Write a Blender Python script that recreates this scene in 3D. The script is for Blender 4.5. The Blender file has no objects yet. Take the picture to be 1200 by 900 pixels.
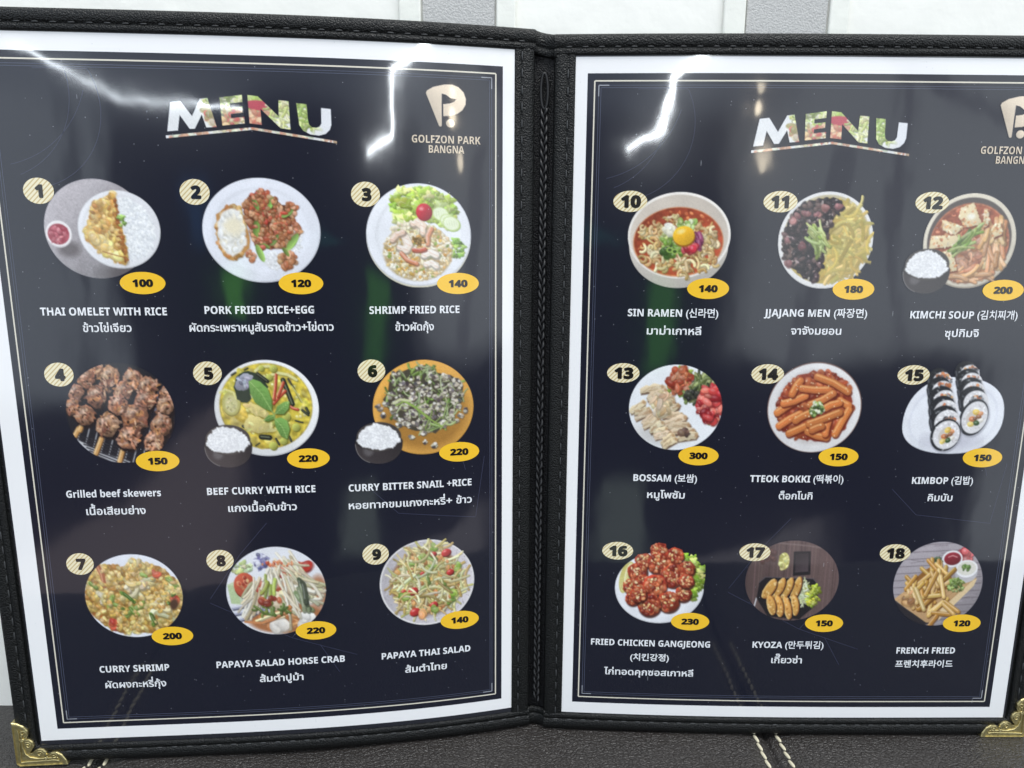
import bpy, bmesh, math, random
import numpy as np
from mathutils import Matrix, Vector
from mathutils.geometry import interpolate_bezier, tessellate_polygon

# ------------------------------------------------------------------ scene, camera, world, lights
sc = bpy.context.scene
COL = sc.collection
sc.view_settings.view_transform = 'Standard'
sc.view_settings.look = 'None'
sc.view_settings.exposure = 0.0
sc.view_settings.gamma = 1.0
sc.cycles.max_bounces = 6

LEAN = math.radians(1.0)          # the folder leans this far back against the wall
PITCH, ROLL, FPX = 0.19, -0.0073, 858.96
CL, SL = math.cos(LEAN), math.sin(LEAN)
YB = -228.6                       # page-frame height of the folder's bottom edge (mm)


def W(X, Y, Z):
    """menu frame (mm; X right, Y up the page, Z out of the page, camera at 0,0,0) -> world metres"""
    y, z = Y - YB, Z + 315.0
    return np.stack([X, -z * CL + y * SL, y * CL + z * SL], -1) * 0.001


def WD(x, y, z):
    return Vector((x, -z * CL + y * SL, y * CL + z * SL))


cd = bpy.data.cameras.new('camera')
cam = bpy.data.objects.new('camera', cd)
COL.objects.link(cam)
sc.camera = cam
cd.sensor_width = 36.0
cd.lens = 36.0 * FPX / 1200.0
cd.clip_start, cd.clip_end = 0.01, 50.0
cp, sp = math.cos(PITCH), math.sin(PITCH)
R3 = Matrix((WD(1, 0, 0), WD(0, cp, -sp), WD(0, sp, cp))).transposed()
cam.matrix_world = Matrix.Translation(Vector(W(0.0, 0.0, 0.0))) @ R3.to_4x4() @ Matrix.Rotation(-ROLL, 4, 'Z')

world = bpy.data.worlds.new('World')
sc.world = world
world.use_nodes = True


def build_world():
    """the room in front of the menu: pale ceiling and walls with a darker middle and floor"""
    nt = world.node_tree
    N, Lk = nt.nodes, nt.links
    N.clear()
    out = N.new('ShaderNodeOutputWorld')
    bg = N.new('ShaderNodeBackground')
    Lk.new(bg.outputs[0], out.inputs[0])
    tc = N.new('ShaderNodeTexCoord')
    rot = N.new('ShaderNodeVectorRotate')
    rot.rotation_type = 'X_AXIS'
    rot.inputs['Angle'].default_value = LEAN
    Lk.new(tc.outputs['Generated'], rot.inputs['Vector'])
    sx = N.new('ShaderNodeSeparateXYZ')
    Lk.new(rot.outputs[0], sx.inputs[0])

    def m(op, a, b=None, c=None):
        n = N.new('ShaderNodeMath')
        n.operation = op
        for i, v in enumerate((a, b, c)):
            if v is None:
                continue
            if isinstance(v, (int, float)):
                n.inputs[i].default_value = v
            else:
                Lk.new(v, n.inputs[i])
        return n.outputs[0]
    fwd = m('MAXIMUM', m('MULTIPLY', sx.outputs[1], -1.0), 0.05)
    gx = m('DIVIDE', sx.outputs[0], fwd)
    gy = m('DIVIDE', sx.outputs[2], fwd)
    nz = N.new('ShaderNodeTexNoise')
    nz.inputs['Scale'].default_value = 6.0
    nz.inputs['Detail'].default_value = 3.0
    Lk.new(tc.outputs['Generated'], nz.inputs['Vector'])
    wob = m('MULTIPLY', m('SUBTRACT', nz.outputs[0], 0.5), 0.06)

    def half(ax, ay, c, soft):
        # 1 where ax*gx + ay*gy > c
        d = m('ADD', m('ADD', m('MULTIPLY', gx, ax), m('MULTIPLY', gy, ay)), wob)
        n = N.new('ShaderNodeMapRange')
        n.interpolation_type = 'SMOOTHSTEP'
        n.inputs['From Min'].default_value = c - soft
        n.inputs['From Max'].default_value = c + soft
        Lk.new(d, n.inputs['Value'])
        return n.outputs[0]
    cur = None

    def layer(color, planes, amt=1.0):
        nonlocal cur
        f = None
        for p in planes:
            h = half(*p)
            f = h if f is None else m('MULTIPLY', f, h)
        if amt != 1.0:
            f = m('MULTIPLY', f, amt)
        mix = N.new('ShaderNodeMix')
        mix.data_type = 'RGBA'
        Lk.new(f, mix.inputs[0])
        if cur is None:
            mix.inputs[6].default_value = (*ENV_BASE, 1)
        else:
            Lk.new(cur, mix.inputs[6])
        mix.inputs[7].default_value = (*color, 1)
        cur = mix.outputs[2]
    for col, planes, amt in ENV_LAYERS:
        layer(col, planes, amt)
    Lk.new(cur, bg.inputs[0])
    bg.inputs[1].default_value = ENV_STRENGTH


ENV_STRENGTH = 1.0
ENV_BASE = (0.09, 0.085, 0.10)
BR = (1.50, 1.62, 1.72)
ENV_LAYERS = [
    # ceiling overhead, above everything the pages mirror
    ((1.5, 1.5, 1.5), [(0, 1, 0.55, 0.25)], 1.0),
    # pale wall and ceiling on the right
    (BR, [(1, 0, 0.255, 0.05), (0, 1, -0.155, 0.02)], 1.0),
    (BR, [(1, 0, 0.70, 0.02), (0, 1, -0.50, 0.03), (-1, 0, -0.80, 0.02)], 0.9),
    # dark beams across it
    ((0.5, 0.5, 0.6), [(0.35, 1, 0.40, 0.008), (-0.35, -1, -0.425, 0.008), (1, 0, 0.34, 0.01)], 0.9),
    ((0.6, 0.6, 0.7), [(1, 0.1, 0.52, 0.008), (-1, -0.1, -0.55, 0.008), (0, 1, -0.155, 0.02)], 0.75),
    ((0.6, 0.6, 0.7), [(1, -0.2, 0.40, 0.008), (-1, 0.2, -0.425, 0.008), (0, 1, -0.155, 0.02), (0, -1, -0.14, 0.02)], 0.6),
    # pale wall on the left
    ((1.35, 1.5, 1.65), [(-1, 0, 0.375, 0.02), (0, 1, -0.21, 0.02)], 0.95),
    ((0.35, 0.38, 0.42), [(-1, 0, 0.41, 0.006), (1, 0, -0.425, 0.006), (0, 1, -0.21, 0.02)], 0.8),
    # dim ceiling band over the middle
    ((0.75, 0.85, 1.0), [(0, 1, 0.17, 0.035), (-1, 0, -0.35, 0.05)], 0.75),
    # green and blue patches painted far off, mirrored by the pages
    ((0.7, 2.6, 0.35), [(1, 0.25, -0.215, 0.008), (-1, -0.1, 0.160, 0.008), (0.3, 1, -0.155, 0.01), (0, -1, 0.03, 0.02)], 0.8),
    ((0.5, 1.9, 0.3), [(1, -0.3, 0.13, 0.012), (-1, 0.2, -0.165, 0.012), (0, 1, -0.17, 0.015), (-0.4, -1, 0.0, 0.02)], 0.6),
    ((0.15, 0.55, 0.55), [(1, 0, -0.05, 0.02), (-1, 0, -0.06, 0.02), (0, 1, -0.005, 0.006), (0, -1, -0.02, 0.006)], 0.7),
    ((0.2, 0.55, 1.3), [(1, 0, -0.26, 0.01), (-1, 0, 0.225, 0.01), (0, 1, 0.00, 0.02), (0, -1, -0.07, 0.02)], 0.6),
    # painted low down: brown of an unseen person's arm, grey table, pale green patch
    ((0.85, 0.72, 0.72), [(0.71, -1, 0.055, 0.012), (-1, 0.3, 0.09, 0.02), (0, 1, -0.62, 0.06)], 0.85),
    ((1.05, 1.0, 1.05), [(0.25, -1, 0.50, 0.012), (0.1, 1, -0.55, 0.02), (1, 0.1, 0.10, 0.03), (-1, 0, -0.46, 0.05)], 0.8),
    ((0.8, 0.95, 0.85), [(1, -0.25, 0.12, 0.012), (-1, 0, -0.115, 0.01), (0, 1, -0.44, 0.015), (0, -1, 0.33, 0.015)], 0.9),
]
build_world()


def area_light(name, loc, target, sx, sy, power, color=(1, 1, 1)):
    d = bpy.data.lights.new(name, 'AREA')
    d.shape = 'RECTANGLE'
    d.size, d.size_y = sx, sy
    d.energy = power
    d.color = color
    o = bpy.data.objects.new(name, d)
    COL.objects.link(o)
    o.location = loc
    v = Vector(target) - Vector(loc)
    o.rotation_euler = v.to_track_quat('-Z', 'Y').to_euler()
    return o


area_light('ceiling_lamp', (0.15, -0.42, 1.45), (0.0, -0.02, 0.1), 1.1, 0.5, 15.5, (1.0, 0.99, 0.96))


def led_strip(name, pts, width, radiance, color):
    """straight lengths of a far ceiling LED line; the pages mirror them"""
    for (a, b) in zip(pts[:-1], pts[1:]):
        A, B = Vector(W(*[float(q) for q in a])), Vector(W(*[float(q) for q in b]))
        mid = (A + B) / 2
        x = (B - A).normalized()
        z = (mid - Vector((0, 0, 0.15))).normalized()      # lamp looks along -z
        y = z.cross(x).normalized()
        z = x.cross(y).normalized()
        d = bpy.data.lights.new(name, 'AREA')
        d.shape = 'RECTANGLE'
        d.size, d.size_y = (B - A).length + width * 0.5, width
        d.energy = radiance * math.pi * d.size * width
        d.color = color
        o = bpy.data.objects.new(name, d)
        COL.objects.link(o)
        o.matrix_world = Matrix.Translation(mid) @ Matrix((x, y, z)).transposed().to_4x4()


DL = 1500.0                       # mm in front of the pages


def far(px, py, gx, gy):
    return (px + gx * (DL + 315), py + gy * (DL + 315), DL)


led_strip('led_strip_lamp', [far(-190, 75, -.445, .22), far(-160, 65, -.33, .17), far(-130, 62, -.20, .16), far(-115, 62, -.14, .158)], 0.0080, 42.0, (0.86, 0.94, 1.0))
led_strip('led_strip_lamp', [far(20, 70, .28, .285), far(20, 68, .155, .215), far(20, 60, .135, .122), far(20, 55, .070, .103)], 0.0078, 120.0, (0.9, 0.96, 1.0))


def round_lamp(gx, gy, w_, h_, radiance, color):
    o = area_light('warm_lamp', tuple(W(*[float(q) for q in far(60, 62, gx, gy)])), (0, 0, 0.16), w_, h_, radiance * math.pi * math.pi / 4 * w_ * h_, color)
    o.data.shape = 'ELLIPSE'


round_lamp(.300, .168, 0.038, 0.050, 24.0, (1.0, 0.86, 0.64))
round_lamp(.304, .205, 0.036, 0.036, 14.0, (1.0, 0.86, 0.64))
round_lamp(.318, .090, 0.034, 0.075, 15.0, (1.0, 0.86, 0.64))

# ------------------------------------------------------------------ the bent leaves of the folder
LEAF = {
    'L': dict(x0=-3.959, z0=-313.574, t=(0.2434, -0.3662, 0.1081, 0.0941), sg=-1.0, dv=2.1106, sh=-0.0024),
    'R': dict(x0=29.7259, z0=-314.6686, t=(0.0578, -0.1229, -0.0093, 0.0623), sg=1.0, dv=0.0, sh=0.0),
}
YV = -214.4358


def _leaf_table(q):
    s = np.linspace(-30, 240, 2701)
    r = s / 200.0
    th = q['t'][0] + q['t'][1] * r + q['t'][2] * r ** 2 + q['t'][3] * r ** 3
    c, d = np.cos(th), np.sin(th)
    X = np.concatenate([[0], np.cumsum((c[1:] + c[:-1]) / 2)]) * 0.1
    Z = np.concatenate([[0], np.cumsum((d[1:] + d[:-1]) / 2)]) * 0.1
    X -= np.interp(0, s, X)
    Z -= np.interp(0, s, Z)
    q['tab'] = (s, q['x0'] + q['sg'] * X, q['z0'] + Z, th)


for _q in LEAF.values():
    _leaf_table(_q)


def leaf(side, s, v, h=0.0):
    """point on a leaf: s mm out from the print's inner edge, v mm up, h mm above the paper"""
    q = LEAF[side]
    s, v = np.asarray(s, float), np.asarray(v, float)
    s2, v2 = s - q['sh'] * v, v + q['dv'] + q['sh'] * s
    ts, tx, tz, tt = q['tab']
    X, Z, th = np.interp(s2, ts, tx), np.interp(s2, ts, tz), np.interp(s2, ts, tt)
    nx, nz = -q['sg'] * np.sin(th), np.cos(th)
    return W(X + nx * h, YV + v2, Z + nz * h)


def leaf_normal(side, s):
    q = LEAF[side]
    th = np.interp(np.asarray(s, float), q['tab'][0], q['tab'][3])
    nx, nz = -q['sg'] * np.sin(th), np.cos(th)
    return np.stack([nx, -nz * CL, nz * SL], -1)


PW, PH = 198.0, 282.0             # printed panel


def su(side, u):
    return (PW - np.asarray(u, float)) if side == 'L' else np.asarray(u, float)


def page(side, u, v, h=0.0):
    return leaf(side, su(side, u), v, h)


# ------------------------------------------------------------------ helpers
def lin(c):
    c = np.asarray(c, float) / 255.0
    return np.where(c <= 0.04045, c / 12.92, ((c + 0.055) / 1.055) ** 2.4)


def lin4(r, g, b):
    return (*[float(q) for q in lin((r, g, b))], 1.0)


def empty(name, loc, label, cat, group=None):
    o = bpy.data.objects.new(name, None)
    o.empty_display_size = 0.03
    COL.objects.link(o)
    o.location = loc
    tag(o, label, cat, group)
    return o


def tag(o, label=None, cat=None, group=None, kind=None):
    for k, val in (('label', label), ('category', cat), ('group', group), ('kind', kind)):
        if val:
            o[k] = val


def link_mesh(name, me, mat, parent=None, label=None):
    o = bpy.data.objects.new(name, me)
    COL.objects.link(o)
    if mat:
        me.materials.append(mat)
    if parent:
        o.parent = parent
        if parent.parent is None:
            o.matrix_parent_inverse = Matrix.Translation(-parent.location)
    if label:
        o['label'] = label
    return o


def mesh_np(name, verts, faces, uv=None, col=None, nrm=None, smooth=True):
    """verts (n,3); faces list / (m,k) array; uv, col per vertex"""
    me = bpy.data.meshes.new(name)
    verts = np.asarray(verts, np.float64)
    if nrm is not None:
        # every printed face looks out of the page
        fl = []
        for f in (faces if not isinstance(faces, np.ndarray) else ()):
            a, b, c = verts[f[0]], verts[f[1]], verts[f[2]]
            fl.append(tuple(f) if np.dot(np.cross(b - a, c - a), nrm[f[0]]) > 0 else tuple(f[::-1]))
        if isinstance(faces, np.ndarray):
            a, b, c = verts[faces[:, 0]], verts[faces[:, 1]], verts[faces[:, 2]]
            bad = (np.cross(b - a, c - a) * np.asarray(nrm)[faces[:, 0]]).sum(1) < 0
            faces = faces.copy()
            faces[bad] = faces[bad][:, ::-1]
        else:
            faces = fl
    if isinstance(faces, np.ndarray):
        k = faces.shape[1]
        me.vertices.add(len(verts))
        me.vertices.foreach_set('co', verts.astype(np.float32).ravel())
        me.loops.add(faces.size)
        me.loops.foreach_set('vertex_index', faces.astype(np.int32).ravel())
        me.polygons.add(len(faces))
        me.polygons.foreach_set('loop_start', np.arange(0, faces.size, k, dtype=np.int32))
        me.update(calc_edges=True)
    else:
        me.from_pydata([tuple(p) for p in verts], [], [tuple(f) for f in faces])
    nl = len(me.loops)
    li = np.zeros(nl, np.int32)
    me.loops.foreach_get('vertex_index', li)
    if uv is not None:
        l = me.uv_layers.new(name='UVMap')
        l.data.foreach_set('uv', np.asarray(uv, np.float32)[li].ravel())
    if col is not None:
        a = me.color_attributes.new('Col', 'FLOAT_COLOR', 'POINT')
        c4 = np.ones((len(verts), 4), np.float32)
        c4[:, :3] = col
        a.data.foreach_set('color', c4.ravel())
    if smooth:
        me.polygons.foreach_set('use_smooth', np.ones(len(me.polygons), bool))
    me.validate()
    if nrm is not None:
        me.normals_split_custom_set_from_vertices([tuple(n) for n in nrm])
    me.update()
    return me


def grid_faces(nu, nv):
    i = np.arange((nu - 1) * (nv - 1))
    a, b = i // (nv - 1), i % (nv - 1)
    k = a * nv + b
    return np.stack([k, k + 1, k + nv + 1, k + nv], -1)


# ------------------------------------------------------------------ materials
def newmat(name):
    m = bpy.data.materials.new(name)
    m.use_nodes = True
    nt = m.node_tree
    return m, nt, nt.nodes, nt.links, nt.nodes['Principled BSDF']


def sleeve_group():
    """the clear plastic over the print: slow waves and fine scuffs, plus specks of dust"""
    g = bpy.data.node_groups.new('clear sleeve', 'ShaderNodeTree')
    g.interface.new_socket('Normal', in_out='OUTPUT', socket_type='NodeSocketVector')
    g.interface.new_socket('Dust', in_out='OUTPUT', socket_type='NodeSocketFloat')
    N, Lk = g.nodes, g.links
    out = N.new('NodeGroupOutput')
    uv = N.new('ShaderNodeUVMap')
    uv.uv_map = 'UVMap'

    def noise(scale, detail, mp=None):
        n = N.new('ShaderNodeTexNoise')
        n.inputs['Scale'].default_value = scale
        n.inputs['Detail'].default_value = detail
        src = uv.outputs[0]
        if mp:
            k = N.new('ShaderNodeMapping')
            k.inputs['Scale'].default_value = mp[0]
            k.inputs['Rotation'].default_value = (0, 0, mp[1])
            Lk.new(src, k.inputs[0])
            src = k.outputs[0]
        Lk.new(src, n.inputs['Vector'])
        return n.outputs[0]

    def m(op, a, b):
        n = N.new('ShaderNodeMath')
        n.operation = op
        for i, v in enumerate((a, b)):
            if isinstance(v, (int, float)):
                n.inputs[i].default_value = v
            else:
                Lk.new(v, n.inputs[i])
        return n.outputs[0]
    # UV unit = 100 mm
    h = m('MULTIPLY', noise(2.2, 0.0), 3.0e-4)
    h = m('ADD', h, m('MULTIPLY', noise(9.0, 1.0, ((1, 0.45, 1), 0.3)), 4.5e-5))
    b = N.new('ShaderNodeBump')
    b.inputs['Strength'].default_value = 1.0
    b.inputs['Distance'].default_value = 1.0
    Lk.new(h, b.inputs['Height'])
    Lk.new(b.outputs[0], out.inputs['Normal'])
    # dust
    vo = N.new('ShaderNodeTexVoronoi')
    vo.inputs['Scale'].default_value = 34.0
    Lk.new(uv.outputs[0], vo.inputs['Vector'])
    lt = m('LESS_THAN', vo.outputs['Distance'], 0.07)
    sep = N.new('ShaderNodeSeparateColor')
    Lk.new(vo.outputs['Color'], sep.inputs[0])
    keep = m('GREATER_THAN', sep.outputs[0], 0.66)
    d = m('MULTIPLY', m('MULTIPLY', lt, keep), 0.35)
    k = N.new('ShaderNodeMapping')
    k.inputs['Scale'].default_value = (1.0, 0.16, 1)
    k.inputs['Rotation'].default_value = (0, 0, 1.2)
    Lk.new(uv.outputs[0], k.inputs[0])
    v2 = N.new('ShaderNodeTexVoronoi')
    v2.inputs['Scale'].default_value = 16.0
    Lk.new(k.outputs[0], v2.inputs['Vector'])
    s2 = N.new('ShaderNodeSeparateColor')
    Lk.new(v2.outputs['Color'], s2.inputs[0])
    d2 = m('MULTIPLY', m('MULTIPLY', m('LESS_THAN', v2.outputs['Distance'], 0.03), m('GREATER_THAN', s2.outputs[1], 0.7)), 0.3)
    Lk.new(m('MAXIMUM', d, d2), out.inputs['Dust'])
    return g


SLEEVE = sleeve_group()


def print_mat(name, color=None, attr=False, stripes=None, grain=0.0):
    m, nt, N, Lk, b = newmat(name)
    g = N.new('ShaderNodeGroup')
    g.node_tree = SLEEVE
    b.inputs['Roughness'].default_value = 0.2
    b.inputs['Specular IOR Level'].default_value = 0.3
    b.inputs['Coat Weight'].default_value = 1.0
    # smudges on the plastic
    suv = N.new('ShaderNodeUVMap')
    suv.uv_map = 'UVMap'
    sn = N.new('ShaderNodeTexNoise')
    sn.inputs['Scale'].default_value = 3.2
    sn.inputs['Detail'].default_value = 5.0
    Lk.new(suv.outputs[0], sn.inputs['Vector'])
    sr = N.new('ShaderNodeMapRange')
    sr.inputs['From Min'].default_value = 0.35
    sr.inputs['From Max'].default_value = 0.7
    sr.inputs['To Min'].default_value = 0.03
    sr.inputs['To Max'].default_value = 0.085
    Lk.new(sn.outputs[0], sr.inputs['Value'])
    Lk.new(sr.outputs[0], b.inputs['Coat Roughness'])
    b.inputs['Coat IOR'].default_value = 1.52
    Lk.new(g.outputs['Normal'], b.inputs['Coat Normal'])
    if attr:
        a = N.new('ShaderNodeAttribute')
        a.attribute_name = 'Col'
        src = a.outputs['Color']
    else:
        rgb = N.new('ShaderNodeRGB')
        rgb.outputs[0].default_value = lin4(*color)
        src = rgb.outputs[0]
    if stripes:
        uv = N.new('ShaderNodeUVMap')
        uv.uv_map = 'UVMap'
        w = N.new('ShaderNodeTexWave')
        w.wave_type = 'BANDS'
        w.bands_direction = 'DIAGONAL'
        w.inputs['Scale'].default_value = 34.0
        k = N.new('ShaderNodeMapping')
        k.inputs['Scale'].default_value = (1, -1, 0)
        Lk.new(uv.outputs[0], k.inputs[0])
        Lk.new(k.outputs[0], w.inputs['Vector'])
        r = N.new('ShaderNodeMapRange')
        r.inputs['From Min'].default_value = 0.6
        r.inputs['From Max'].default_value = 0.8
        Lk.new(w.outputs['Fac'], r.inputs['Value'])
        mx = N.new('ShaderNodeMix')
        mx.data_type = 'RGBA'
        Lk.new(r.outputs[0], mx.inputs[0])
        Lk.new(src, mx.inputs[6])
        mx.inputs[7].default_value = lin4(*stripes)
        src = mx.outputs[2]
    if grain:
        uv = N.new('ShaderNodeUVMap')
        uv.uv_map = 'UVMap'
        n = N.new('ShaderNodeTexNoise')
        n.inputs['Scale'].default_value = 260.0
        n.inputs['Detail'].default_value = 2.0
        Lk.new(uv.outputs[0], n.inputs['Vector'])
        r = N.new('ShaderNodeMapRange')
        r.inputs['To Min'].default_value = 1 - grain
        r.inputs['To Max'].default_value = 1 + grain
        Lk.new(n.outputs[0], r.inputs['Value'])
        vm = N.new('ShaderNodeVectorMath')
        vm.operation = 'SCALE'
        Lk.new(src, vm.inputs[0])
        Lk.new(r.outputs[0], vm.inputs['Scale'])
        src = vm.outputs[0]
    mx = N.new('ShaderNodeMix')
    mx.data_type = 'RGBA'
    Lk.new(g.outputs['Dust'], mx.inputs[0])
    Lk.new(src, mx.inputs[6])
    mx.inputs[7].default_value = (0.5, 0.52, 0.56, 1)
    Lk.new(mx.outputs[2], b.inputs['Base Color'])
    return m


NAVY = (20, 23, 38)
M_PAPER = print_mat('white paper', (242, 242, 243))
M_RIM = print_mat('clear sleeve rim over black', (34, 36, 44))
M_NAVY = print_mat('navy print', NAVY, grain=0.12)
M_LINE = print_mat('pale gold line', (222, 216, 200))
M_LINE2 = print_mat('dim blue line', (74, 79, 98))
M_CORNER = print_mat('silver corner line', (150, 153, 162))
M_FAINT = print_mat('faint drawing', (50, 53, 73))
M_WHITE = print_mat('white lettering', (238, 240, 244))
M_BLACK = print_mat('black lettering', (20, 17, 16))
M_YELLOW = print_mat('yellow badge', (246, 196, 48))
M_HATCH = print_mat('hatched cream badge', (238, 229, 196), stripes=(206, 184, 132))
M_PHOTO = print_mat('printed food', attr=True, grain=0.10)
M_GOLDINK = print_mat('beige ink', (220, 204, 182))


def leather(name, color, scale, bump, rough, spec=0.5, crease=False):
    m, nt, N, Lk, b = newmat(name)
    tc = N.new('ShaderNodeTexCoord')
    vo = N.new('ShaderNodeTexVoronoi')
    vo.feature = 'F1'
    vo.inputs['Scale'].default_value = scale
    nz = N.new('ShaderNodeTexNoise')
    nz.inputs['Scale'].default_value = scale * 0.35
    nz.inputs['Detail'].default_value = 4.0
    mp = N.new('ShaderNodeVectorMath')
    mp.operation = 'MULTIPLY_ADD'
    Lk.new(tc.outputs['Object'], nz.inputs['Vector'])
    Lk.new(nz.outputs['Color'], mp.inputs[0])
    mp.inputs[1].default_value = (0.6 / scale,) * 3
    Lk.new(tc.outputs['Object'], mp.inputs[2])
    Lk.new(mp.outputs[0], vo.inputs['Vector'])
    src = vo.outputs['Distance']
    if crease:
        ve = N.new('ShaderNodeTexVoronoi')
        ve.feature = 'DISTANCE_TO_EDGE'
        ve.inputs['Scale'].default_value = scale * 0.42
        Lk.new(mp.outputs[0], ve.inputs['Vector'])
        r = N.new('ShaderNodeMapRange')
        r.inputs['From Max'].default_value = 0.12
        r.inputs['To Min'].default_value = 0.7
        r.inputs['To Max'].default_value = 0.0
        Lk.new(ve.outputs['Distance'], r.inputs['Value'])
        ad = N.new('ShaderNodeMath')
        ad.operation = 'ADD'
        Lk.new(src, ad.inputs[0])
        Lk.new(r.outputs[0], ad.inputs[1])
        src = ad.outputs[0]
    bp = N.new('ShaderNodeBump')
    bp.invert = True
    bp.inputs['Strength'].default_value = 1.0
    bp.inputs['Distance'].default_value = bump
    Lk.new(src, bp.inputs['Height'])
    Lk.new(bp.outputs[0], b.inputs['Normal'])
    n2 = N.new('ShaderNodeTexNoise')
    n2.inputs['Scale'].default_value = 18.0
    n2.inputs['Detail'].default_value = 5.0
    Lk.new(tc.outputs['Object'], n2.inputs['Vector'])
    r = N.new('ShaderNodeMapRange')
    r.inputs['To Min'].default_value = 0.75
    r.inputs['To Max'].default_value = 1.25
    Lk.new(n2.outputs[0], r.inputs['Value'])
    vm = N.new('ShaderNodeVectorMath')
    vm.operation = 'SCALE'
    vm.inputs[0].default_value = color
    Lk.new(r.outputs[0], vm.inputs['Scale'])
    Lk.new(vm.outputs[0], b.inputs['Base Color'])
    r2 = N.new('ShaderNodeMapRange')
    r2.inputs['To Min'].default_value = rough - 0.08
    r2.inputs['To Max'].default_value = rough + 0.08
    Lk.new(n2.outputs[0], r2.inputs['Value'])
    Lk.new(r2.outputs[0], b.inputs['Roughness'])
    b.inputs['Specular IOR Level'].default_value = spec
    return m


M_COVER = leather('black grained leather', (0.005, 0.0055, 0.0055), 1600.0, 0.00030, 0.38, 0.30)
M_COVERDARK = leather('black spine leather', (0.003, 0.003, 0.004), 1600.0, 0.00030, 0.42, 0.28)
M_SEAT = leather('dark brown seat leather', (0.032, 0.028, 0.026), 1050.0, 0.00034, 0.35, 0.55, crease=True)


def simple(name, color, rough=0.5, metal=0.0, spec=0.5, nscale=0, namp=0.0, bump=0.0):
    m, nt, N, Lk, b = newmat(name)
    b.inputs['Base Color'].default_value = (*color, 1)
    b.inputs['Roughness'].default_value = rough
    b.inputs['Metallic'].default_value = metal
    b.inputs['Specular IOR Level'].default_value = spec
    if nscale:
        tc = N.new('ShaderNodeTexCoord')
        n = N.new('ShaderNodeTexNoise')
        n.inputs['Scale'].default_value = nscale
        n.inputs['Detail'].default_value = 4.0
        Lk.new(tc.outputs['Object'], n.inputs['Vector'])
        r = N.new('ShaderNodeMapRange')
        r.inputs['To Min'].default_value = 1 - namp
        r.inputs['To Max'].default_value = 1 + namp
        Lk.new(n.outputs[0], r.inputs['Value'])
        vm = N.new('ShaderNodeVectorMath')
        vm.operation = 'SCALE'
        vm.inputs[0].default_value = color
        Lk.new(r.outputs[0], vm.inputs['Scale'])
        Lk.new(vm.outputs[0], b.inputs['Base Color'])
        if bump:
            bp = N.new('ShaderNodeBump')
            bp.inputs['Distance'].default_value = bump
            Lk.new(n.outputs[0], bp.inputs['Height'])
            Lk.new(bp.outputs[0], b.inputs['Normal'])
    return m


M_BRASS = simple('worn brass', (0.58, 0.50, 0.25), 0.44, 1.0, 0.5, 600.0, 0.42, 0.0002)
M_THREAD = simple('black thread', (0.038, 0.040, 0.042), 0.5, 0, 0.5, 3000, 0.3)
M_CREAM = simple('cream thread', (0.62, 0.57, 0.42), 0.7, 0, 0.3, 2500, 0.25)
M_WALL = simple('white wall paint', (0.90, 0.90, 0.85), 0.6, 0, 0.4, 60, 0.03, 0.0006)
M_TRIM = simple('cream trim paint', (0.84, 0.85, 0.79), 0.55, 0, 0.4, 120, 0.03, 0.0004)
M_GREY = simple('grey sparkling laminate', (0.50, 0.50, 0.49), 0.5, 0, 0.5, 1400, 0.28, 0.0003)
M_CORD = simple('black cord', (0.006, 0.006, 0.007), 0.42, 0, 0.45, 2000, 0.2)

# ------------------------------------------------------------------ wall and seat
WALL_Y = 0.0150


def box_mesh(name, x0, x1, y0, y1, z0, z1, bev=0.0):
    bm = bmesh.new()
    bmesh.ops.create_cube(bm, size=1.0)
    for v in bm.verts:
        v.co = Vector(((x0 + x1) / 2 + v.co.x * (x1 - x0), (y0 + y1) / 2 + v.co.y * (y1 - y0), (z0 + z1) / 2 + v.co.z * (z1 - z0)))
    if bev:
        bmesh.ops.bevel(bm, geom=bm.edges[:], offset=bev, segments=2, affect='EDGES', profile=0.5)
    me = bpy.data.meshes.new(name)
    bm.to_mesh(me)
    bm.free()
    return me


wall = empty('wall', (0, WALL_Y, 0), 'white wall with two grey laminate strips behind the menu folder', 'wall')
link_mesh('wall_surface', box_mesh('wall_surface', -0.9, 0.9, WALL_Y, WALL_Y + 0.05, -0.05, 0.9), M_WALL, wall)
for (a, b) in ((-0.0378, -0.0081), (0.0949, 0.1280)):
    link_mesh('grey_strip', box_mesh('grey_strip', a, b, WALL_Y - 0.0012, WALL_Y - 0.0001, 0.0, 0.89, 0.0004), M_GREY, wall)
    for (c, d) in ((a - 0.0095, a - 0.0006), (b + 0.0006, b + 0.0085)):
        link_mesh('trim', box_mesh('trim', c, d, WALL_Y - 0.0022, WALL_Y - 0.0002, 0.0, 0.89, 0.0006), M_TRIM, wall)

SEAMS = [((0.1172, -0.0020), (0.1176, -0.0900), 0.0105), ((-0.1890, -0.0200), (-0.1945, -0.1080), 0.0070)]


def seat_height(x, y):
    z = np.zeros_like(x)
    for (p, q, g) in SEAMS:
        t = (y - p[1]) / (q[1] - p[1])
        cx = p[0] + g / 2 + t * (q[0] - p[0])
        d = np.abs(x - cx)
        z += -0.0022 * np.exp(-(d / 0.0075) ** 2) - 0.0016 * np.exp(-(d / 0.0011) ** 2)
    z += 0.0006 * np.sin(x * 60 + 1) * np.sin(y * 70)
    f = np.clip((-0.20 - y) / 0.03, 0, None)
    return z - 0.0006 - 0.03 * np.minimum(f, 1) ** 2 - np.clip(f - 1, 0, None) * 0.5


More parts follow.
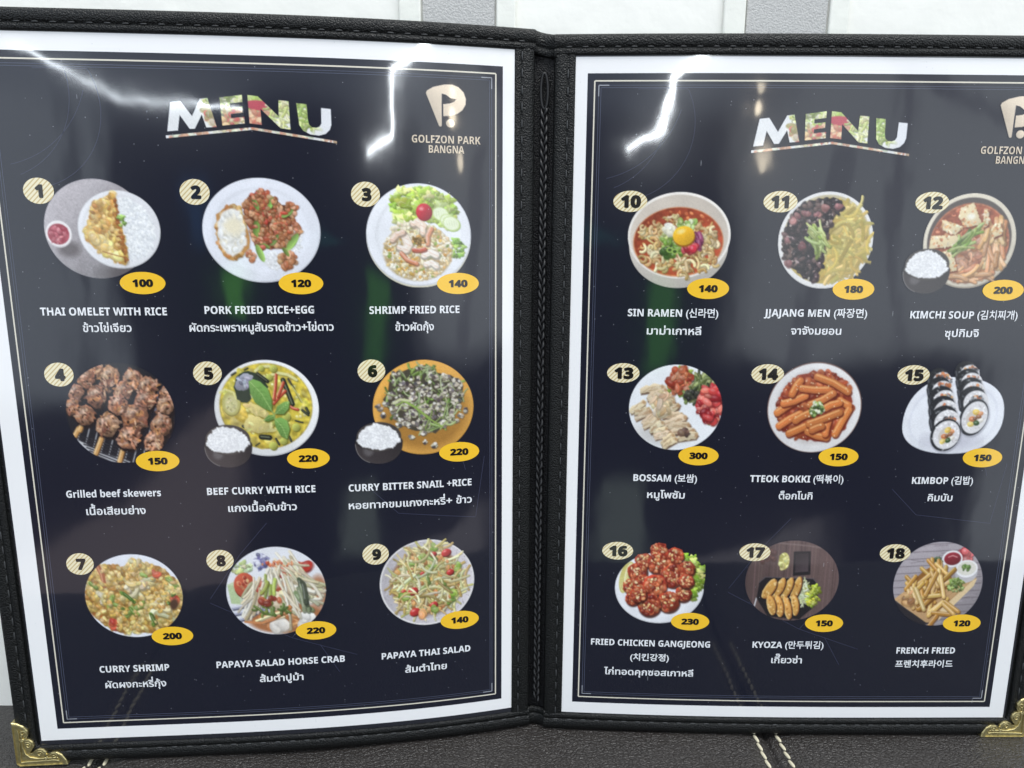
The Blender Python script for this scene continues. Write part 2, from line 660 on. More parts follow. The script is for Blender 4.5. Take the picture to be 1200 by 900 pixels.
xs = np.unique(np.concatenate([np.linspace(-0.7, 0.7, 200)] + [np.linspace(p[0] - 0.03, p[0] + 0.05, 160) for (p, q, g) in SEAMS]))
ys = np.linspace(-0.26, WALL_Y + 0.03, 160)
GX, GY = np.meshgrid(xs, ys, indexing='ij')
GZ = seat_height(GX, GY)
seat = empty('leather_seat', (0, -0.2, 0), 'dark brown grained leather seat with cream stitching under the menu folder', 'seat')
link_mesh('seat_cushion', mesh_np('seat_cushion', np.stack([GX, GY, GZ], -1).reshape(-1, 3), grid_faces(len(xs), len(ys))[:, ::-1].copy()), M_SEAT, seat)


def capsule_chain(segs, rad, ns=8):
    """little thread stitches: each a capsule from a to b (arrays of 3)"""
    V, F = [], []
    prof = [(0.0, 0.05), (0.06, 0.6), (0.18, 0.95), (0.5, 1.08), (0.82, 0.95), (0.94, 0.6), (1.0, 0.05)]
    for a, b, up in segs:
        a, b = np.array(a, float), np.array(b, float)
        x = b - a
        L = np.linalg.norm(x)
        x /= L
        up = np.array(up, float)
        y = np.cross(up, x)
        y /= np.linalg.norm(y)
        z = np.cross(x, y)
        base = len(V)
        for (t, r) in prof:
            for k in range(ns):
                an = 2 * math.pi * k / ns
                V.append(a + x * L * t + (y * math.cos(an) + z * math.sin(an)) * rad * r)
        for i in range(len(prof) - 1):
            for k in range(ns):
                F.append((base + i * ns + k, base + i * ns + (k + 1) % ns, base + (i + 1) * ns + (k + 1) % ns, base + (i + 1) * ns + k))
    return np.array(V), F


rs = random.Random(4)
for (p, q, g) in SEAMS:
    segs = []
    for off in (0.0, g):
        n = 16
        for i in range(-3, n):
            def P3(t, lat):
                x = p[0] + off + (q[0] - p[0]) * t + lat
                y = p[1] + (q[1] - p[1]) * t
                return (x, y, float(seat_height(np.array(x), np.array(y))) + 0.0004)
            t0, t1 = (i + 0.04) / n, (i + 0.94) / n
            if p[1] + (q[1] - p[1]) * t0 > WALL_Y - 0.002:
                continue
            j = rs.uniform(-.0002, .0002)
            segs.append((P3(t0, -0.0005 + j), P3(t1, 0.0005 + j), (0, 0, 1)))
    V, F = capsule_chain(segs, 0.00075)
    link_mesh('seam_stitching', mesh_np('seam_stitching', V, F), M_CREAM, seat)

# ------------------------------------------------------------------ the folder
folder = empty('menu_folder', (0.0, 0.0, 0.0), 'open black grained leather menu folder with brass bottom corners standing on the seat', 'menu folder')
S_IN, S_OUT, V_TOP = -13.4, 215.5, 297.0
V_BOT = {'L': -16.0, 'R': -14.2}

# across the binding: distance from the outer edge (mm), height above the paper (mm)
BIND = [(0.6, -3.6), (0.0, -2.6), (0.0, -0.4), (0.5, 0.75), (1.4, 1.25), (2.8, 1.45), (4.2, 1.25), (4.9, 0.95), (5.25, 0.55), (5.5, 0.5), (5.75, 0.85), (6.4, 1.0), (7.4, 0.95), (7.95, 0.65), (8.15, 0.1), (8.2, -0.5)]


def cover(side):
    vb = V_BOT[side]
    # board behind the sheet
    s = np.linspace(S_IN, S_OUT - 1, 70)
    v = np.linspace(vb + 1, V_TOP - 1, 30)
    A, B = np.meshgrid(s, v, indexing='ij')
    front = leaf(side, A, B, -0.5).reshape(-1, 3)
    back = leaf(side, A, B, -3.5).reshape(-1, 3)
    f = grid_faces(len(s), len(v))
    n = len(front)
    rim = [i * len(v) for i in range(len(s))] + [(len(s) - 1) * len(v) + j for j in range(1, len(v))] + [i * len(v) + len(v) - 1 for i in range(len(s) - 2, -1, -1)] + [j for j in range(len(v) - 2, 0, -1)]
    F = [tuple(q) for q in f] + [tuple(q[::-1] + n) for q in f] + [(rim[i], rim[(i + 1) % len(rim)], rim[(i + 1) % len(rim)] + n, rim[i] + n) for i in range(len(rim))]
    me = mesh_np('cover_panel', np.concatenate([front, back]), F, smooth=False)
    bm = bmesh.new()
    bm.from_mesh(me)
    bmesh.ops.recalc_face_normals(bm, faces=bm.faces[:])
    bm.to_mesh(me)
    bm.free()
    link_mesh('cover_panel', me, M_COVER, folder)
    # binding on three sides, mitred at the corners
    V, F = [], []
    for edge in ('top', 'out', 'bot'):
        nt = 120 if edge != 'out' else 60
        base = len(V)
        for i in range(nt):
            t = i / (nt - 1)
            for (o, h) in BIND:
                if edge == 'out':
                    ss, vv = S_OUT - o, (vb + o) + t * (V_TOP - vb - 2 * o)
                else:
                    ss = S_IN + t * (S_OUT - o - S_IN)
                    vv = V_TOP - o if edge == 'top' else vb + o
                V.append((ss, vv, h))
        k = len(BIND)
        for i in range(nt - 1):
            for j in range(k - 1):
                a = base + i * k + j
                F.append((a, a + 1, a + k + 1, a + k))
    V = np.array(V)
    P = leaf(side, V[:, 0], V[:, 1], V[:, 2])
    me = mesh_np('edge_binding', P, F)
    bm = bmesh.new()
    bm.from_mesh(me)
    bmesh.ops.remove_doubles(bm, verts=bm.verts[:], dist=1e-6)
    bmesh.ops.recalc_face_normals(bm, faces=bm.faces[:])
    bm.to_mesh(me)
    bm.free()
    link_mesh('edge_binding', me, M_COVER, folder)
    # stitches in the groove
    segs = []

    def seg(s0, v0, s1, v1, h):
        a = leaf(side, s0, v0, h)
        b = leaf(side, s1, v1, h)
        segs.append((a, b, leaf_normal(side, s0)))
    for i in range(34):
        s0 = -9 + i * 6.5
        if s0 + 3.6 > S_OUT - 6:
            break
        seg(s0, V_TOP - 5.1, s0 + 2.6, V_TOP - 5.1, 0.72)
        seg(s0, vb + 5.1, s0 + 2.6, vb + 5.1, 0.72)
    for i in range(50):
        v0 = vb + 8 + i * 6.5
        if v0 + 4 > V_TOP - 8:
            break
        seg(S_OUT - 5.1, v0, S_OUT - 5.1, v0 + 3.6, 0.72)
        seg(-7.9, v0, -7.9, v0 + 3.6, 0.72)
    V, F = capsule_chain(segs, 0.00034, 6)
    link_mesh('edge_stitching', mesh_np('edge_stitching', V, F), M_THREAD, folder)
    # leather strip beside the spine
    pr = [(-4.8, -0.3), (-5.0, 0.35), (-5.6, 0.62), (-7.2, 0.66), (-7.7, 0.5), (-7.9, 0.32), (-8.1, 0.5), (-8.6, 0.7), (-11.0, 0.85), (-12.6, 0.65), (-13.3, 0.1), (-13.6, -1.2), (-13.7, -2.8)]
    v = np.linspace(vb + 6.0, V_TOP - 6.0, 50)
    V = np.array([(a, vv, h) for vv in v for (a, h) in pr])
    fc = grid_faces(len(v), len(pr))
    if side == 'R':
        fc = fc[:, ::-1].copy()
    me = mesh_np('spine_strip', leaf(side, V[:, 0], V[:, 1], V[:, 2]), fc)
    link_mesh('spine_strip', me, M_COVER, folder)


for _s in 'LR':
    cover(_s)


# spine channel with its own binding at both ends
def spine_point(t, vl, vr, h):
    a, b = leaf('L', S_IN, vl, 0), leaf('R', S_IN, vr, 0)
    n = leaf_normal('L', S_IN) * (1 - t) + leaf_normal('R', S_IN) * t
    return a * (1 - t) + b * t + n * (h * 0.001)


T = np.linspace(-0.04, 1.04, 15)
V = []
vt = np.linspace(0, 1, 60)
for q in vt:
    for t in T:
        dip = -2.4 - 0.5 * math.sin(math.pi * min(max(t, 0), 1))
        V.append(spine_point(t, V_BOT['L'] + 5 + q * (V_TOP - 4 - V_BOT['L'] - 5), V_BOT['R'] + 5 + q * (V_TOP - 4 - V_BOT['R'] - 5), dip))
link_mesh('spine', mesh_np('spine', np.array(V), grid_faces(len(vt), len(T))[:, ::-1].copy()), M_COVERDARK, folder)
for end in (0, 1):
    V = []
    T2 = np.linspace(-0.10, 1.10, 25)
    for t in T2:
        tt = min(max(t, 0), 1)
        dip = -1.9 * math.sin(math.pi * tt) ** 0.7 - 0.15
        for (o, h) in BIND:
            if end:
                V.append(spine_point(t, V_TOP - o * 1.12, V_TOP - o * 1.12, h + dip))
            else:
                V.append(spine_point(t, V_BOT['L'] + o * 1.1, V_BOT['R'] + o * 1.1, h + dip))
    me = mesh_np('spine_binding', np.array(V), grid_faces(len(T2), len(BIND)))
    bm = bmesh.new()
    bm.from_mesh(me)
    bmesh.ops.recalc_face_normals(bm, faces=bm.faces[:])
    bm.to_mesh(me)
    bm.free()
    link_mesh('spine_binding', me, M_COVER, folder)


def tube(pts, rad, ns=7, closed=False):
    pts = np.asarray(pts, float)
    n = len(pts)
    V, F = [], []
    tan = np.roll(pts, -1, 0) - np.roll(pts, 1, 0) if closed else np.gradient(pts, axis=0)
    for i in range(n):
        x = tan[i] / np.linalg.norm(tan[i])
        up = np.array((0, -1.0, 0.05))
        y = np.cross(up, x)
        y /= np.linalg.norm(y)
        z = np.cross(x, y)
        for k in range(ns):
            a = 2 * math.pi * k / ns
            V.append(pts[i] + (y * math.cos(a) + z * math.sin(a)) * rad)
    for i in range(n if closed else n - 1):
        j = (i + 1) % n
        for k in range(ns):
            F.append((i * ns + k, i * ns + (k + 1) % ns, j * ns + (k + 1) % ns, j * ns + k))
    return np.array(V), F


# braided cord lying in the channel, a loop at its top
cords = []
for ph in (0.0, 2 * math.pi / 3, 4 * math.pi / 3):
    P = []
    for i in range(1700):
        v = -2 + i * (270.0 / 1700)
        a = 2 * math.pi * v / 11.7 + ph
        P.append(spine_point(0.52 + 0.125 * math.sin(a), v, v, -1.35 + 0.55 * math.sin(2 * a)))
    cords.append(tube(P, 0.00068, 6))
P = []
for i in range(40):
    a = 2 * math.pi * i / 40
    P.append(spine_point(0.52 + 0.17 * math.cos(a), 274.5 + 7.0 * math.sin(a), 274.5 + 7.0 * math.sin(a), -1.2))
cords.append(tube(P, 0.0006, 6, True))
V = np.concatenate([c[0] for c in cords])
F, o = [], 0
for c in cords:
    F += [tuple(i + o for i in f) for f in c[1]]
    o += len(c[0])
link_mesh('spine_cord', mesh_np('spine_cord', V, F), M_CORD, folder)


# brass corners: a = mm in from the outer edge, b = mm up from the bottom edge
CORNER = [(-0.6, 21.0), (1.6, 20.5), (4.2, 19.0), (5.7, 16.8), (5.7, 14.8), (4.6, 13.2), (4.1, 12.8), (5.9, 12.5), (7.3, 11.2), (7.7, 9.4), (7.0, 7.8), (6.0, 7.0)]
CORNER = CORNER + [(5.6, 5.6)] + [(b, a) for (a, b) in CORNER[::-1]]


def corner_guard(side):
    vb = V_BOT[side]
    out = CORNER + [(0.6, -0.6), (-0.6, 0.6)]
    bm = bmesh.new()
    H1, H0 = 2.0, -4.2

    def put(a, b, h):
        return bm.verts.new(leaf(side, S_OUT - a, vb + b, h))
    n = len(out)
    ctr = (2.5, 2.5)
    rings = []
    for (sc_, h) in ((1.0, H0), (1.0, H1 - 0.5), (0.985, H1 - 0.1), (0.95, H1), (0.90, H1), (0.87, H1 - 0.45)):
        rings.append([put(ctr[0] + (a - ctr[0]) * sc_, ctr[1] + (b - ctr[1]) * sc_, h) for (a, b) in out])
    for r0, r1 in zip(rings[:-1], rings[1:]):
        for i in range(n):
            bm.faces.new((r0[i], r0[(i + 1) % n], r1[(i + 1) % n], r1[i]))
    bmesh.ops.triangle_fill(bm, use_beauty=True, use_dissolve=False, edges=[bm.edges.get((rings[-1][i], rings[-1][(i + 1) % n])) for i in range(n)])
    bmesh.ops.recalc_face_normals(bm, faces=bm.faces[:])
    me = bpy.data.meshes.new('corner_guard')
    bm.to_mesh(me)
    bm.free()
    g = link_mesh('corner_guard', me, M_BRASS, folder)
    # raised scrollwork
    curves = []

    def scroll(cx, cy, r, a0, turns, fl=1):
        P = []
        for i in range(34):
            t = i / 33
            a = a0 + fl * turns * 2 * math.pi * t
            q = r * (1 - 0.78 * t)
            P.append((cx + q * math.cos(a), cy + q * math.sin(a)))
        return P
    for sw in (0, 1):
        cs = [scroll(3.7, 15.6, 1.6, -1.2, 1.25), scroll(5.2, 9.7, 1.6, 2.2, 1.2, -1), scroll(2.9, 12.0, 0.9, 0.5, 1.1),
              [(1.5, 17.6), (1.9, 15.0), (1.7, 12.0), (1.6, 8.0), (1.5, 4.0), (1.3, 1.6)], [(2.9, 17.2), (3.1, 16.4), (2.8, 12.2), (2.9, 8.6), (3.6, 5.4), (4.6, 4.6)]]
        for c in cs:
            curves.append([(b, a) if sw else (a, b) for (a, b) in c])
    V, F, o = [], [], 0
    for c in curves:
        c = np.array(c)
        v, f = tube(leaf(side, S_OUT - c[:, 0], vb + c[:, 1], H1 - 0.25), 0.00036, 6)
        V.append(v)
        F += [tuple(i + o for i in q) for q in f]
        o += len(v)
    link_mesh('scrollwork', mesh_np('scrollwork', np.concatenate(V), F), M_BRASS, g)


for _s in 'LR':
    corner_guard(_s)

# ------------------------------------------------------------------ lettering
def bold(ch):
    """the bold sans letters and figures of the mathematical block"""
    if 'A' <= ch <= 'Z':
        return chr(0x1D5D4 + ord(ch) - 65)
    if 'a' <= ch <= 'z':
        return chr(0x1D5EE + ord(ch) - 97)
    if '0' <= ch <= '9':
        return chr(0x1D7EC + ord(ch) - 48)
    return ch


NAME_TXT = {1: 'THAI OMELET WITH RICE', 2: 'PORK FRIED RICE+EGG', 3: 'SHRIMP FRIED RICE', 4: 'Grilled beef skewers', 5: 'BEEF CURRY WITH RICE', 6: 'CURRY BITTER SNAIL +RICE', 7: 'CURRY SHRIMP', 8: 'PAPAYA SALAD HORSE CRAB', 9: 'PAPAYA THAI SALAD', 10: 'SIN RAMEN (신라면)', 11: 'JJAJANG MEN (짜장면)', 12: 'KIMCHI SOUP (김치찌개)', 13: 'BOSSAM (보쌈)', 14: 'TTEOK BOKKI (떡볶이)', 15: 'KIMBOP (김밥)', 16: 'FRIED CHICKEN GANGJEONG', 17: 'KYOZA (만두튀김)', 18: 'FRENCH FRIED'}
LOCAL_TXT = {1: 'ข้าวไข่เจียว', 2: 'ผัดกระเพราหมูสับราดข้าว+ไข่ดาว', 3: 'ข้าวผัดกุ้ง', 4: 'เนื้อเสียบย่าง', 5: 'แกงเนื้อกับข้าว', 6: 'หอยทากขมแกงกะหรี่+ ข้าว', 7: 'ผัดผงกะหรี่กุ้ง', 8: 'ส้มตำปูม้า', 9: 'ส้มตำไทย', 10: 'มาม่าเกาหลี', 11: 'จาจังมยอน', 12: 'ซุปกิมจิ', 13: 'หมูโพซัม', 14: 'ต็อกโบกิ', 15: 'คิมบับ', 16: 'ไก่ทอดคุกซอสเกาหลี', 17: 'เกี๊ยวซ่า', 18: '프렌치후라이드'}
EXTRA_TXT = {16: '(치킨강정)'}
PRICE_TXT = {1: 100, 2: 120, 3: 140, 4: 150, 5: 220, 6: 220, 7: 200, 8: 220, 9: 140, 10: 140, 11: 180, 12: 200, 13: 300, 14: 150, 15: 150, 16: 230, 17: 150, 18: 120}
LOGO_TXT = ('GOLFZON PARK', 'BANGNA')
GL = {}


def load_glyphs():
    chars = set()
    for t in list(NAME_TXT.values()) + list(LOCAL_TXT.values()) + list(EXTRA_TXT.values()) + list(LOGO_TXT) + ['0123456789']:
        chars |= set(bold(c) for c in t)
    chars.discard(' ')
    tmp = []

    def mk(body):
        c = bpy.data.curves.new('t', 'FONT')
        c.body = body
        c.resolution_u = 4
        o = bpy.data.objects.new('t', c)
        COL.objects.link(o)
        tmp.append(o)
        return o
    objs = {c: (mk(c), mk(c + '|')) for c in sorted(chars) if c != '|'}
    bar = mk('|')
    sp_ = mk('A A'), mk('AA')
    dg = bpy.context.evaluated_depsgraph_get()

    def get(o):
        """outlines -> triangles, each outer contour filled on its own with the holes it holds"""
        cu = o.evaluated_get(dg).to_curve(dg)
        loops = []
        for sp in cu.splines:
            bp = sp.bezier_points
            n = len(bp)
            L = []
            for i in range(n):
                p, q = bp[i], bp[(i + 1) % n]
                straight = (p.co - p.handle_right).length < 1e-5 and (q.co - q.handle_left).length < 1e-5
                if straight or (p.handle_right_type == 'VECTOR' and q.handle_left_type == 'VECTOR'):
                    L.append(p.co[:2])
                else:
                    L += [w_[:2] for w_ in interpolate_bezier(p.co, p.handle_right, q.handle_left, q.co, 5)[:-1]]
            L = np.array(L)
            if len(L) > 2:
                x, y = L[:, 0], L[:, 1]
                loops.append((L, 0.5 * float(np.sum(x * np.roll(y, -1) - np.roll(x, -1) * y))))
        o.evaluated_get(dg).to_curve_clear()
        sign = np.sign(max(loops, key=lambda q: abs(q[1]))[1])
        outer = [q for q in loops if q[1] * sign > 0]
        holes = [q for q in loops if q[1] * sign < 0]

        def inside(pt, L):
            c = False
            for i in range(len(L)):
                (ax, ay), (bx_, by) = L[i], L[i - 1]
                if (ay > pt[1]) != (by > pt[1]) and pt[0] < (bx_ - ax) * (pt[1] - ay) / (by - ay) + ax:
                    c = not c
            return c
        V_, T_, n = [], [], 0
        for L, _a in outer:
            grp = [L] + [Hh for Hh, _b in holes if inside(Hh[0], L) and inside(Hh[len(Hh) // 2], L)]
            tri = tessellate_polygon([[Vector((x, y, 0)) for x, y in g_] for g_ in grp])
            P_ = np.concatenate(grp)
            V_.append(P_)
            T_ += [tuple(i + n for i in t_) for t_ in tri]
            n += len(P_)
        return np.concatenate(V_), np.array(T_, int).reshape(-1, 3), max(q[0][:, 0].max() for q in loops)
    bx = get(bar)[2]
    for c, (a, b) in objs.items():
        v, t, _x = get(a)
        GL[c] = (v, t, get(b)[2] - bx)
    GL[' '] = (np.zeros((0, 2)), np.zeros((0, 3), int), get(sp_[0])[2] - get(sp_[1])[2])
    for o in tmp:
        c = o.data
        bpy.data.objects.remove(o)
        bpy.data.curves.remove(c)


load_glyphs()
UPPER = 'ัิีึื็'
TONE = '่้๊๋'


def text_tris(txt, fat_other=0.018, fat_bold=0.0):
    """(n,3,2) triangles in em units, plus total width"""
    pen, out, prev = 0.0, [], ''
    for ch in txt:
        g = bold(ch)
        v, t, adv = GL[g]
        dy = 0.21 if (ch in TONE and prev in UPPER and prev) else 0.0
        if len(t):
            tri = v[t] + np.array([pen, dy])
            out.append(tri)
            fat = fat_bold if g != ch else fat_other
            if fat:
                for k in range(8):
                    a = math.pi / 4 * k
                    out.append(tri + fat * np.array([math.cos(a), math.sin(a)]))
        pen += adv
        prev = ch
    T_ = np.concatenate(out)
    return T_, pen


def lettering(name, side, tris, mat, parent, h, place, label=None):
    """tris in em -> page mm via place(x, y); every triangle lifted by its own few microns"""
    P = tris.reshape(-1, 2)
    u, v = place(P[:, 0], P[:, 1])
    k = np.repeat(np.random.RandomState(len(tris)).randint(0, 97, len(tris)), 3)
    V = page(side, u, v, h + k * 0.0006)
    me = mesh_np(name, V, np.arange(len(P)).reshape(-1, 3), uv=np.stack([u, v], -1) * 0.01 + (3.0 if side == 'R' else 0.0),
                 nrm=leaf_normal(side, su(side, u)))
    return link_mesh(name, me, mat, parent, label)


def fit_line(u0, u1, v, size, width, x0=0.0):
    sx = (u1 - u0) / width
    return lambda x, y: (u0 + (x - x0) * sx, v + y * size)


# ------------------------------------------------------------------ flat printed shapes
def panel(name, side, u0, u1, v0, v1, mat, parent, h, du=3.0, dv=6.0, label=None):
    nu, nv = max(2, int((u1 - u0) / du) + 1), max(2, int((v1 - v0) / dv) + 1)
    A, B = np.meshgrid(np.linspace(u0, u1, nu), np.linspace(v0, v1, nv), indexing='ij')
    a, b = A.ravel(), B.ravel()
    me = mesh_np(name, page(side, a, b, h), grid_faces(nu, nv), uv=np.stack([a, b], -1) * 0.01 + (3.0 if side == 'R' else 0.0), nrm=leaf_normal(side, su(side, a)))
    return link_mesh(name, me, mat, parent, label)


def multi_strip(name, side, lines, w, mat, parent, h):
    """printed hairlines: each a polyline in page mm"""
    V, F, UVs = [], [], []
    for L in lines:
        L = np.asarray(L, float)
        # resample
        d = np.concatenate([[0], np.cumsum(np.linalg.norm(np.diff(L, axis=0), axis=1))])
        n = max(2, int(d[-1] / 3) + 1)
        q = np.linspace(0, d[-1], n)
        # keep the corners sharp
        q = np.unique(np.concatenate([q, d]))
        P = np.stack([np.interp(q, d, L[:, 0]), np.interp(q, d, L[:, 1])], -1)
        t = np.gradient(P, axis=0)
        t /= np.linalg.norm(t, axis=1)[:, None] + 1e-9
        nn = np.stack([-t[:, 1], t[:, 0]], -1) * w / 2
        b = len(UVs)
        UVs += list(P + nn) + list(P - nn)
        m = len(P)
        F += [(b + i, b + i + 1, b + m + i + 1, b + m + i) for i in range(m - 1)]
    UVs = np.array(UVs)
    me = mesh_np(name, page(side, UVs[:, 0], UVs[:, 1], h), F, uv=UVs * 0.01 + (3.0 if side == 'R' else 0.0), nrm=leaf_normal(side, su(side, UVs[:, 0])))
    return link_mesh(name, me, mat, parent)


def oval(name, side, cu, cv, ru, rv, mat, parent, h, label=None):
    U_, V_, F = [cu], [cv], []
    nr, na = 3, 56
    for r in range(1, nr + 1):
        for k in range(na):
            a = 2 * math.pi * k / na
            U_.append(cu + ru * r / nr * math.cos(a))
            V_.append(cv + rv * r / nr * math.sin(a))
    for k in range(na):
        F.append((0, 1 + k, 1 + (k + 1) % na))
        for r in range(nr - 1):
            b = 1 + r * na
            F.append((b + k, b + na + k, b + na + (k + 1) % na, b + (k + 1) % na))
    U_, V_ = np.array(U_), np.array(V_)
    me = mesh_np(name, page(side, U_, V_, h), F, uv=np.stack([U_, V_], -1) * 0.01 + (3.0 if side == 'R' else 0.0), nrm=leaf_normal(side, su(side, U_)))
    return link_mesh(name, me, mat, parent, label)


# ------------------------------------------------------------------ the food prints, drawn shape by shape
def vnoise(h, w, cell, seed):
    r = np.random.RandomState(seed)
    gh, gw = int(h / cell) + 3, int(w / cell) + 3
    g = r.rand(gh, gw)
    y, x = np.arange(h) / cell, np.arange(w) / cell
    yi, xi = y.astype(int), x.astype(int)
    fy, fx = (y - yi)[:, None], (x - xi)[None]
    fy, fx = fy * fy * (3 - 2 * fy), fx * fx * (3 - 2 * fx)
    A = g[yi][:, xi] * (1 - fx) + g[yi][:, xi + 1] * fx
    B = g[yi + 1][:, xi] * (1 - fx) + g[yi + 1][:, xi + 1] * fx
    return A * (1 - fy) + B * fy - 0.5


SATUR = 0.90


class Print:
    """a picture printed on the page: bbox in sketch units (y down) laid on a box of the page in mm"""

    def __init__(self, bbox, box, seed=0, grow=(0, 0, 0, 0), cell=0.29):
        self.bb, self.box = bbox, box
        x0, y0, x1, y1 = bbox
        self.kx = 2 * box[2] / (x1 - x0)      # mm per sketch unit
        self.ky = 2 * box[3] / (y1 - y0)
        self.x0, self.y0 = x0 - grow[0] - 6, y0 - grow[1] - 6
        self.x1, self.y1 = x1 + grow[2] + 6, y1 + grow[3] + 6
        self.ss = 2
        self.step = cell / ((self.kx + self.ky) / 2) / self.ss
        self.w = int((self.x1 - self.x0) / self.step) // 2 * 2
        self.h = int((self.y1 - self.y0) / self.step) // 2 * 2
        self.C = np.zeros((self.h, self.w, 3))
        self.A = np.zeros((self.h, self.w))
        self.I = np.zeros((self.h, self.w), int)
        self.names = []
        self.R = random.Random(seed)
        self.seed = seed

    def pid(self, name):
        if name not in self.names:
            self.names.append(name)
        return self.names.index(name) + 1

    def win(self, xa, ya, xb, yb):
        i0, i1 = max(0, int((ya - self.y0) / self.step) - 1), min(self.h, int((yb - self.y0) / self.step) + 2)
        j0, j1 = max(0, int((xa - self.x0) / self.step) - 1), min(self.w, int((xb - self.x0) / self.step) + 2)
        if i1 <= i0 or j1 <= j0:
            return None
        Y = self.y0 + (np.arange(i0, i1)[:, None] + 0.5) * self.step
        X = self.x0 + (np.arange(j0, j1)[None] + 0.5) * self.step
        return (slice(i0, i1), slice(j0, j1)), X, Y

    def put(self, sl, m, col, part, over=False):
        """over: only where something is printed already"""
        if over:
            m = m * self.A[sl]
        c = np.asarray(col, float)
        self.C[sl] = self.C[sl] * (1 - m[..., None]) + c * m[..., None]
        self.A[sl] = np.maximum(self.A[sl], m) if not over else self.A[sl]
        if part:
            self.I[sl] = np.where(m > 0.5, self.pid(part), self.I[sl])

    def E(self, cx, cy, a, b, col, part=None, rot=0.0, soft=None, g=(0, 0), over=False, alpha=1.0):
        r = max(a, b) * 1.1 + 6
        w = self.win(cx - r, cy - r, cx + r, cy + r)
        if w is None:
            return
        sl, X, Y = w
        c, s = math.cos(rot), math.sin(rot)
        lx, ly = ((X - cx) * c + (Y - cy) * s) / a, (-(X - cx) * s + (Y - cy) * c) / b
        d = np.sqrt(lx * lx + ly * ly)
        sf = (soft or self.step * 1.2) / min(a, b)
        m = np.clip((1 - d) / sf + 0.5, 0, 1) * alpha
        col = np.asarray(col, float)
        if g != (0, 0):
            col = np.clip(col * (1 + g[0] * lx + g[1] * ly)[..., None], 0, 255)
        self.put(sl, m, col, part, over)

    def G(self, pts, col, part=None, soft=None, g=(0, 0), over=False, alpha=1.0, wob=0.0):
        P = np.asarray(pts, float)
        if wob:
            Q = []
            for i in range(len(P)):
                a, b = P[i], P[(i + 1) % len(P)]
                n = max(2, int(np.linalg.norm(b - a) / (wob * 2.5)))
                for k in range(n):
                    Q.append(a + (b - a) * k / n + np.array([self.R.uniform(-wob, wob), self.R.uniform(-wob, wob)]))
            P = np.array(Q)
        lo, hi = P.min(0), P.max(0)
        w = self.win(lo[0] - 8, lo[1] - 8, hi[0] + 8, hi[1] + 8)
        if w is None:
            return
        sl, X, Y = w
        X, Y = np.broadcast_arrays(X, Y)
        ins = np.zeros(X.shape, bool)
        dd = np.full(X.shape, 1e9)
        for i in range(len(P)):
            (ax, ay), (bx, by) = P[i], P[(i + 1) % len(P)]
            if ay != by:
                cr = ((ay > Y) != (by > Y)) & (X < (bx - ax) * (Y - ay) / (by - ay) + ax)
                ins ^= cr
            vx, vy = bx - ax, by - ay
            t = np.clip(((X - ax) * vx + (Y - ay) * vy) / (vx * vx + vy * vy + 1e-9), 0, 1)
            dd = np.minimum(dd, (X - ax - t * vx) ** 2 + (Y - ay - t * vy) ** 2)
        d = np.sqrt(dd) * np.where(ins, 1, -1)
        m = np.clip(d / (soft or self.step * 1.2) + 0.5, 0, 1) * alpha
        col = np.asarray(col, float)
        if g != (0, 0):
            ct, rd = (lo + hi) / 2, (hi - lo) / 2 + 1e-6
            col = np.clip(col * (1 + g[0] * (X - ct[0]) / rd[0] + g[1] * (Y - ct[1]) / rd[1])[..., None], 0, 255)
        self.put(sl, m, col, part, over)

    def S(self, pts, wd, col, part=None, over=False, alpha=1.0, taper=False):
        P = np.asarray(pts, float)
        lo, hi = P.min(0) - wd - 4, P.max(0) + wd + 4
        w = self.win(lo[0], lo[1], hi[0], hi[1])
        if w is None:
            return
        sl, X, Y = w
        dd = np.full(np.broadcast(X, Y).shape, 1e9)
        n = len(P) - 1
        for i in range(n):
            (ax, ay), (bx, by) = P[i], P[i + 1]
            vx, vy = bx - ax, by - ay
            t = np.clip(((X - ax) * vx + (Y - ay) * vy) / (vx * vx + vy * vy + 1e-9), 0, 1)
            d = np.sqrt((X - ax - t * vx) ** 2 + (Y - ay - t * vy) ** 2)
            if taper:
                f = abs((i + 0.5) / n - 0.5) * 2
                d = d * (1 + 1.2 * f * f)
            dd = np.minimum(dd, d)
        m = np.clip((wd / 2 - dd) / (self.step * 1.2) + 0.5, 0, 1) * alpha
        self.put(sl, m, col, part, over)

    def mott(self, part, amp, cell, seed=1, tint=(1, 1, 1)):
        n = vnoise(self.h, self.w, max(1.2, cell / self.step), self.seed * 7 + seed) * 2
        k = 1 + amp * n * (self.I == self.pid(part))
        self.C = np.clip(self.C * (1 + (k - 1)[..., None] * np.asarray(tint, float)), 0, 255)

    # --- loose food
    def jit(self, col, a=0.14):
        k = 1 + self.R.uniform(-a, a)
        if min(col) > 190:
            k = 1 + (k - 1) * .25
            return [min(255, c * k) for c in col]
        return [min(255, max(0, c * k * (1 + self.R.uniform(-a * .3, a * .3)))) for c in col]

    def spot(self, region):
        k = region[0]
        if k == 'e':
            _, cx, cy, a, b = region
            while True:
                x, y = self.R.uniform(-1, 1), self.R.uniform(-1, 1)
                if x * x + y * y < 1:
                    return cx + x * a, cy + y * b
        P = region[1]
        xs_, ys_ = [p[0] for p in P], [p[1] for p in P]
        for _ in range(200):
            x, y = self.R.uniform(min(xs_), max(xs_)), self.R.uniform(min(ys_), max(ys_))
            c = False
            for i in range(len(P)):
                (ax, ay), (bx, by) = P[i], P[i - 1]
                if (ay > y) != (by > y) and x < (bx - ax) * (y - ay) / (by - ay) + ax:
                    c = not c
            if c:
                return x, y
        return x, y

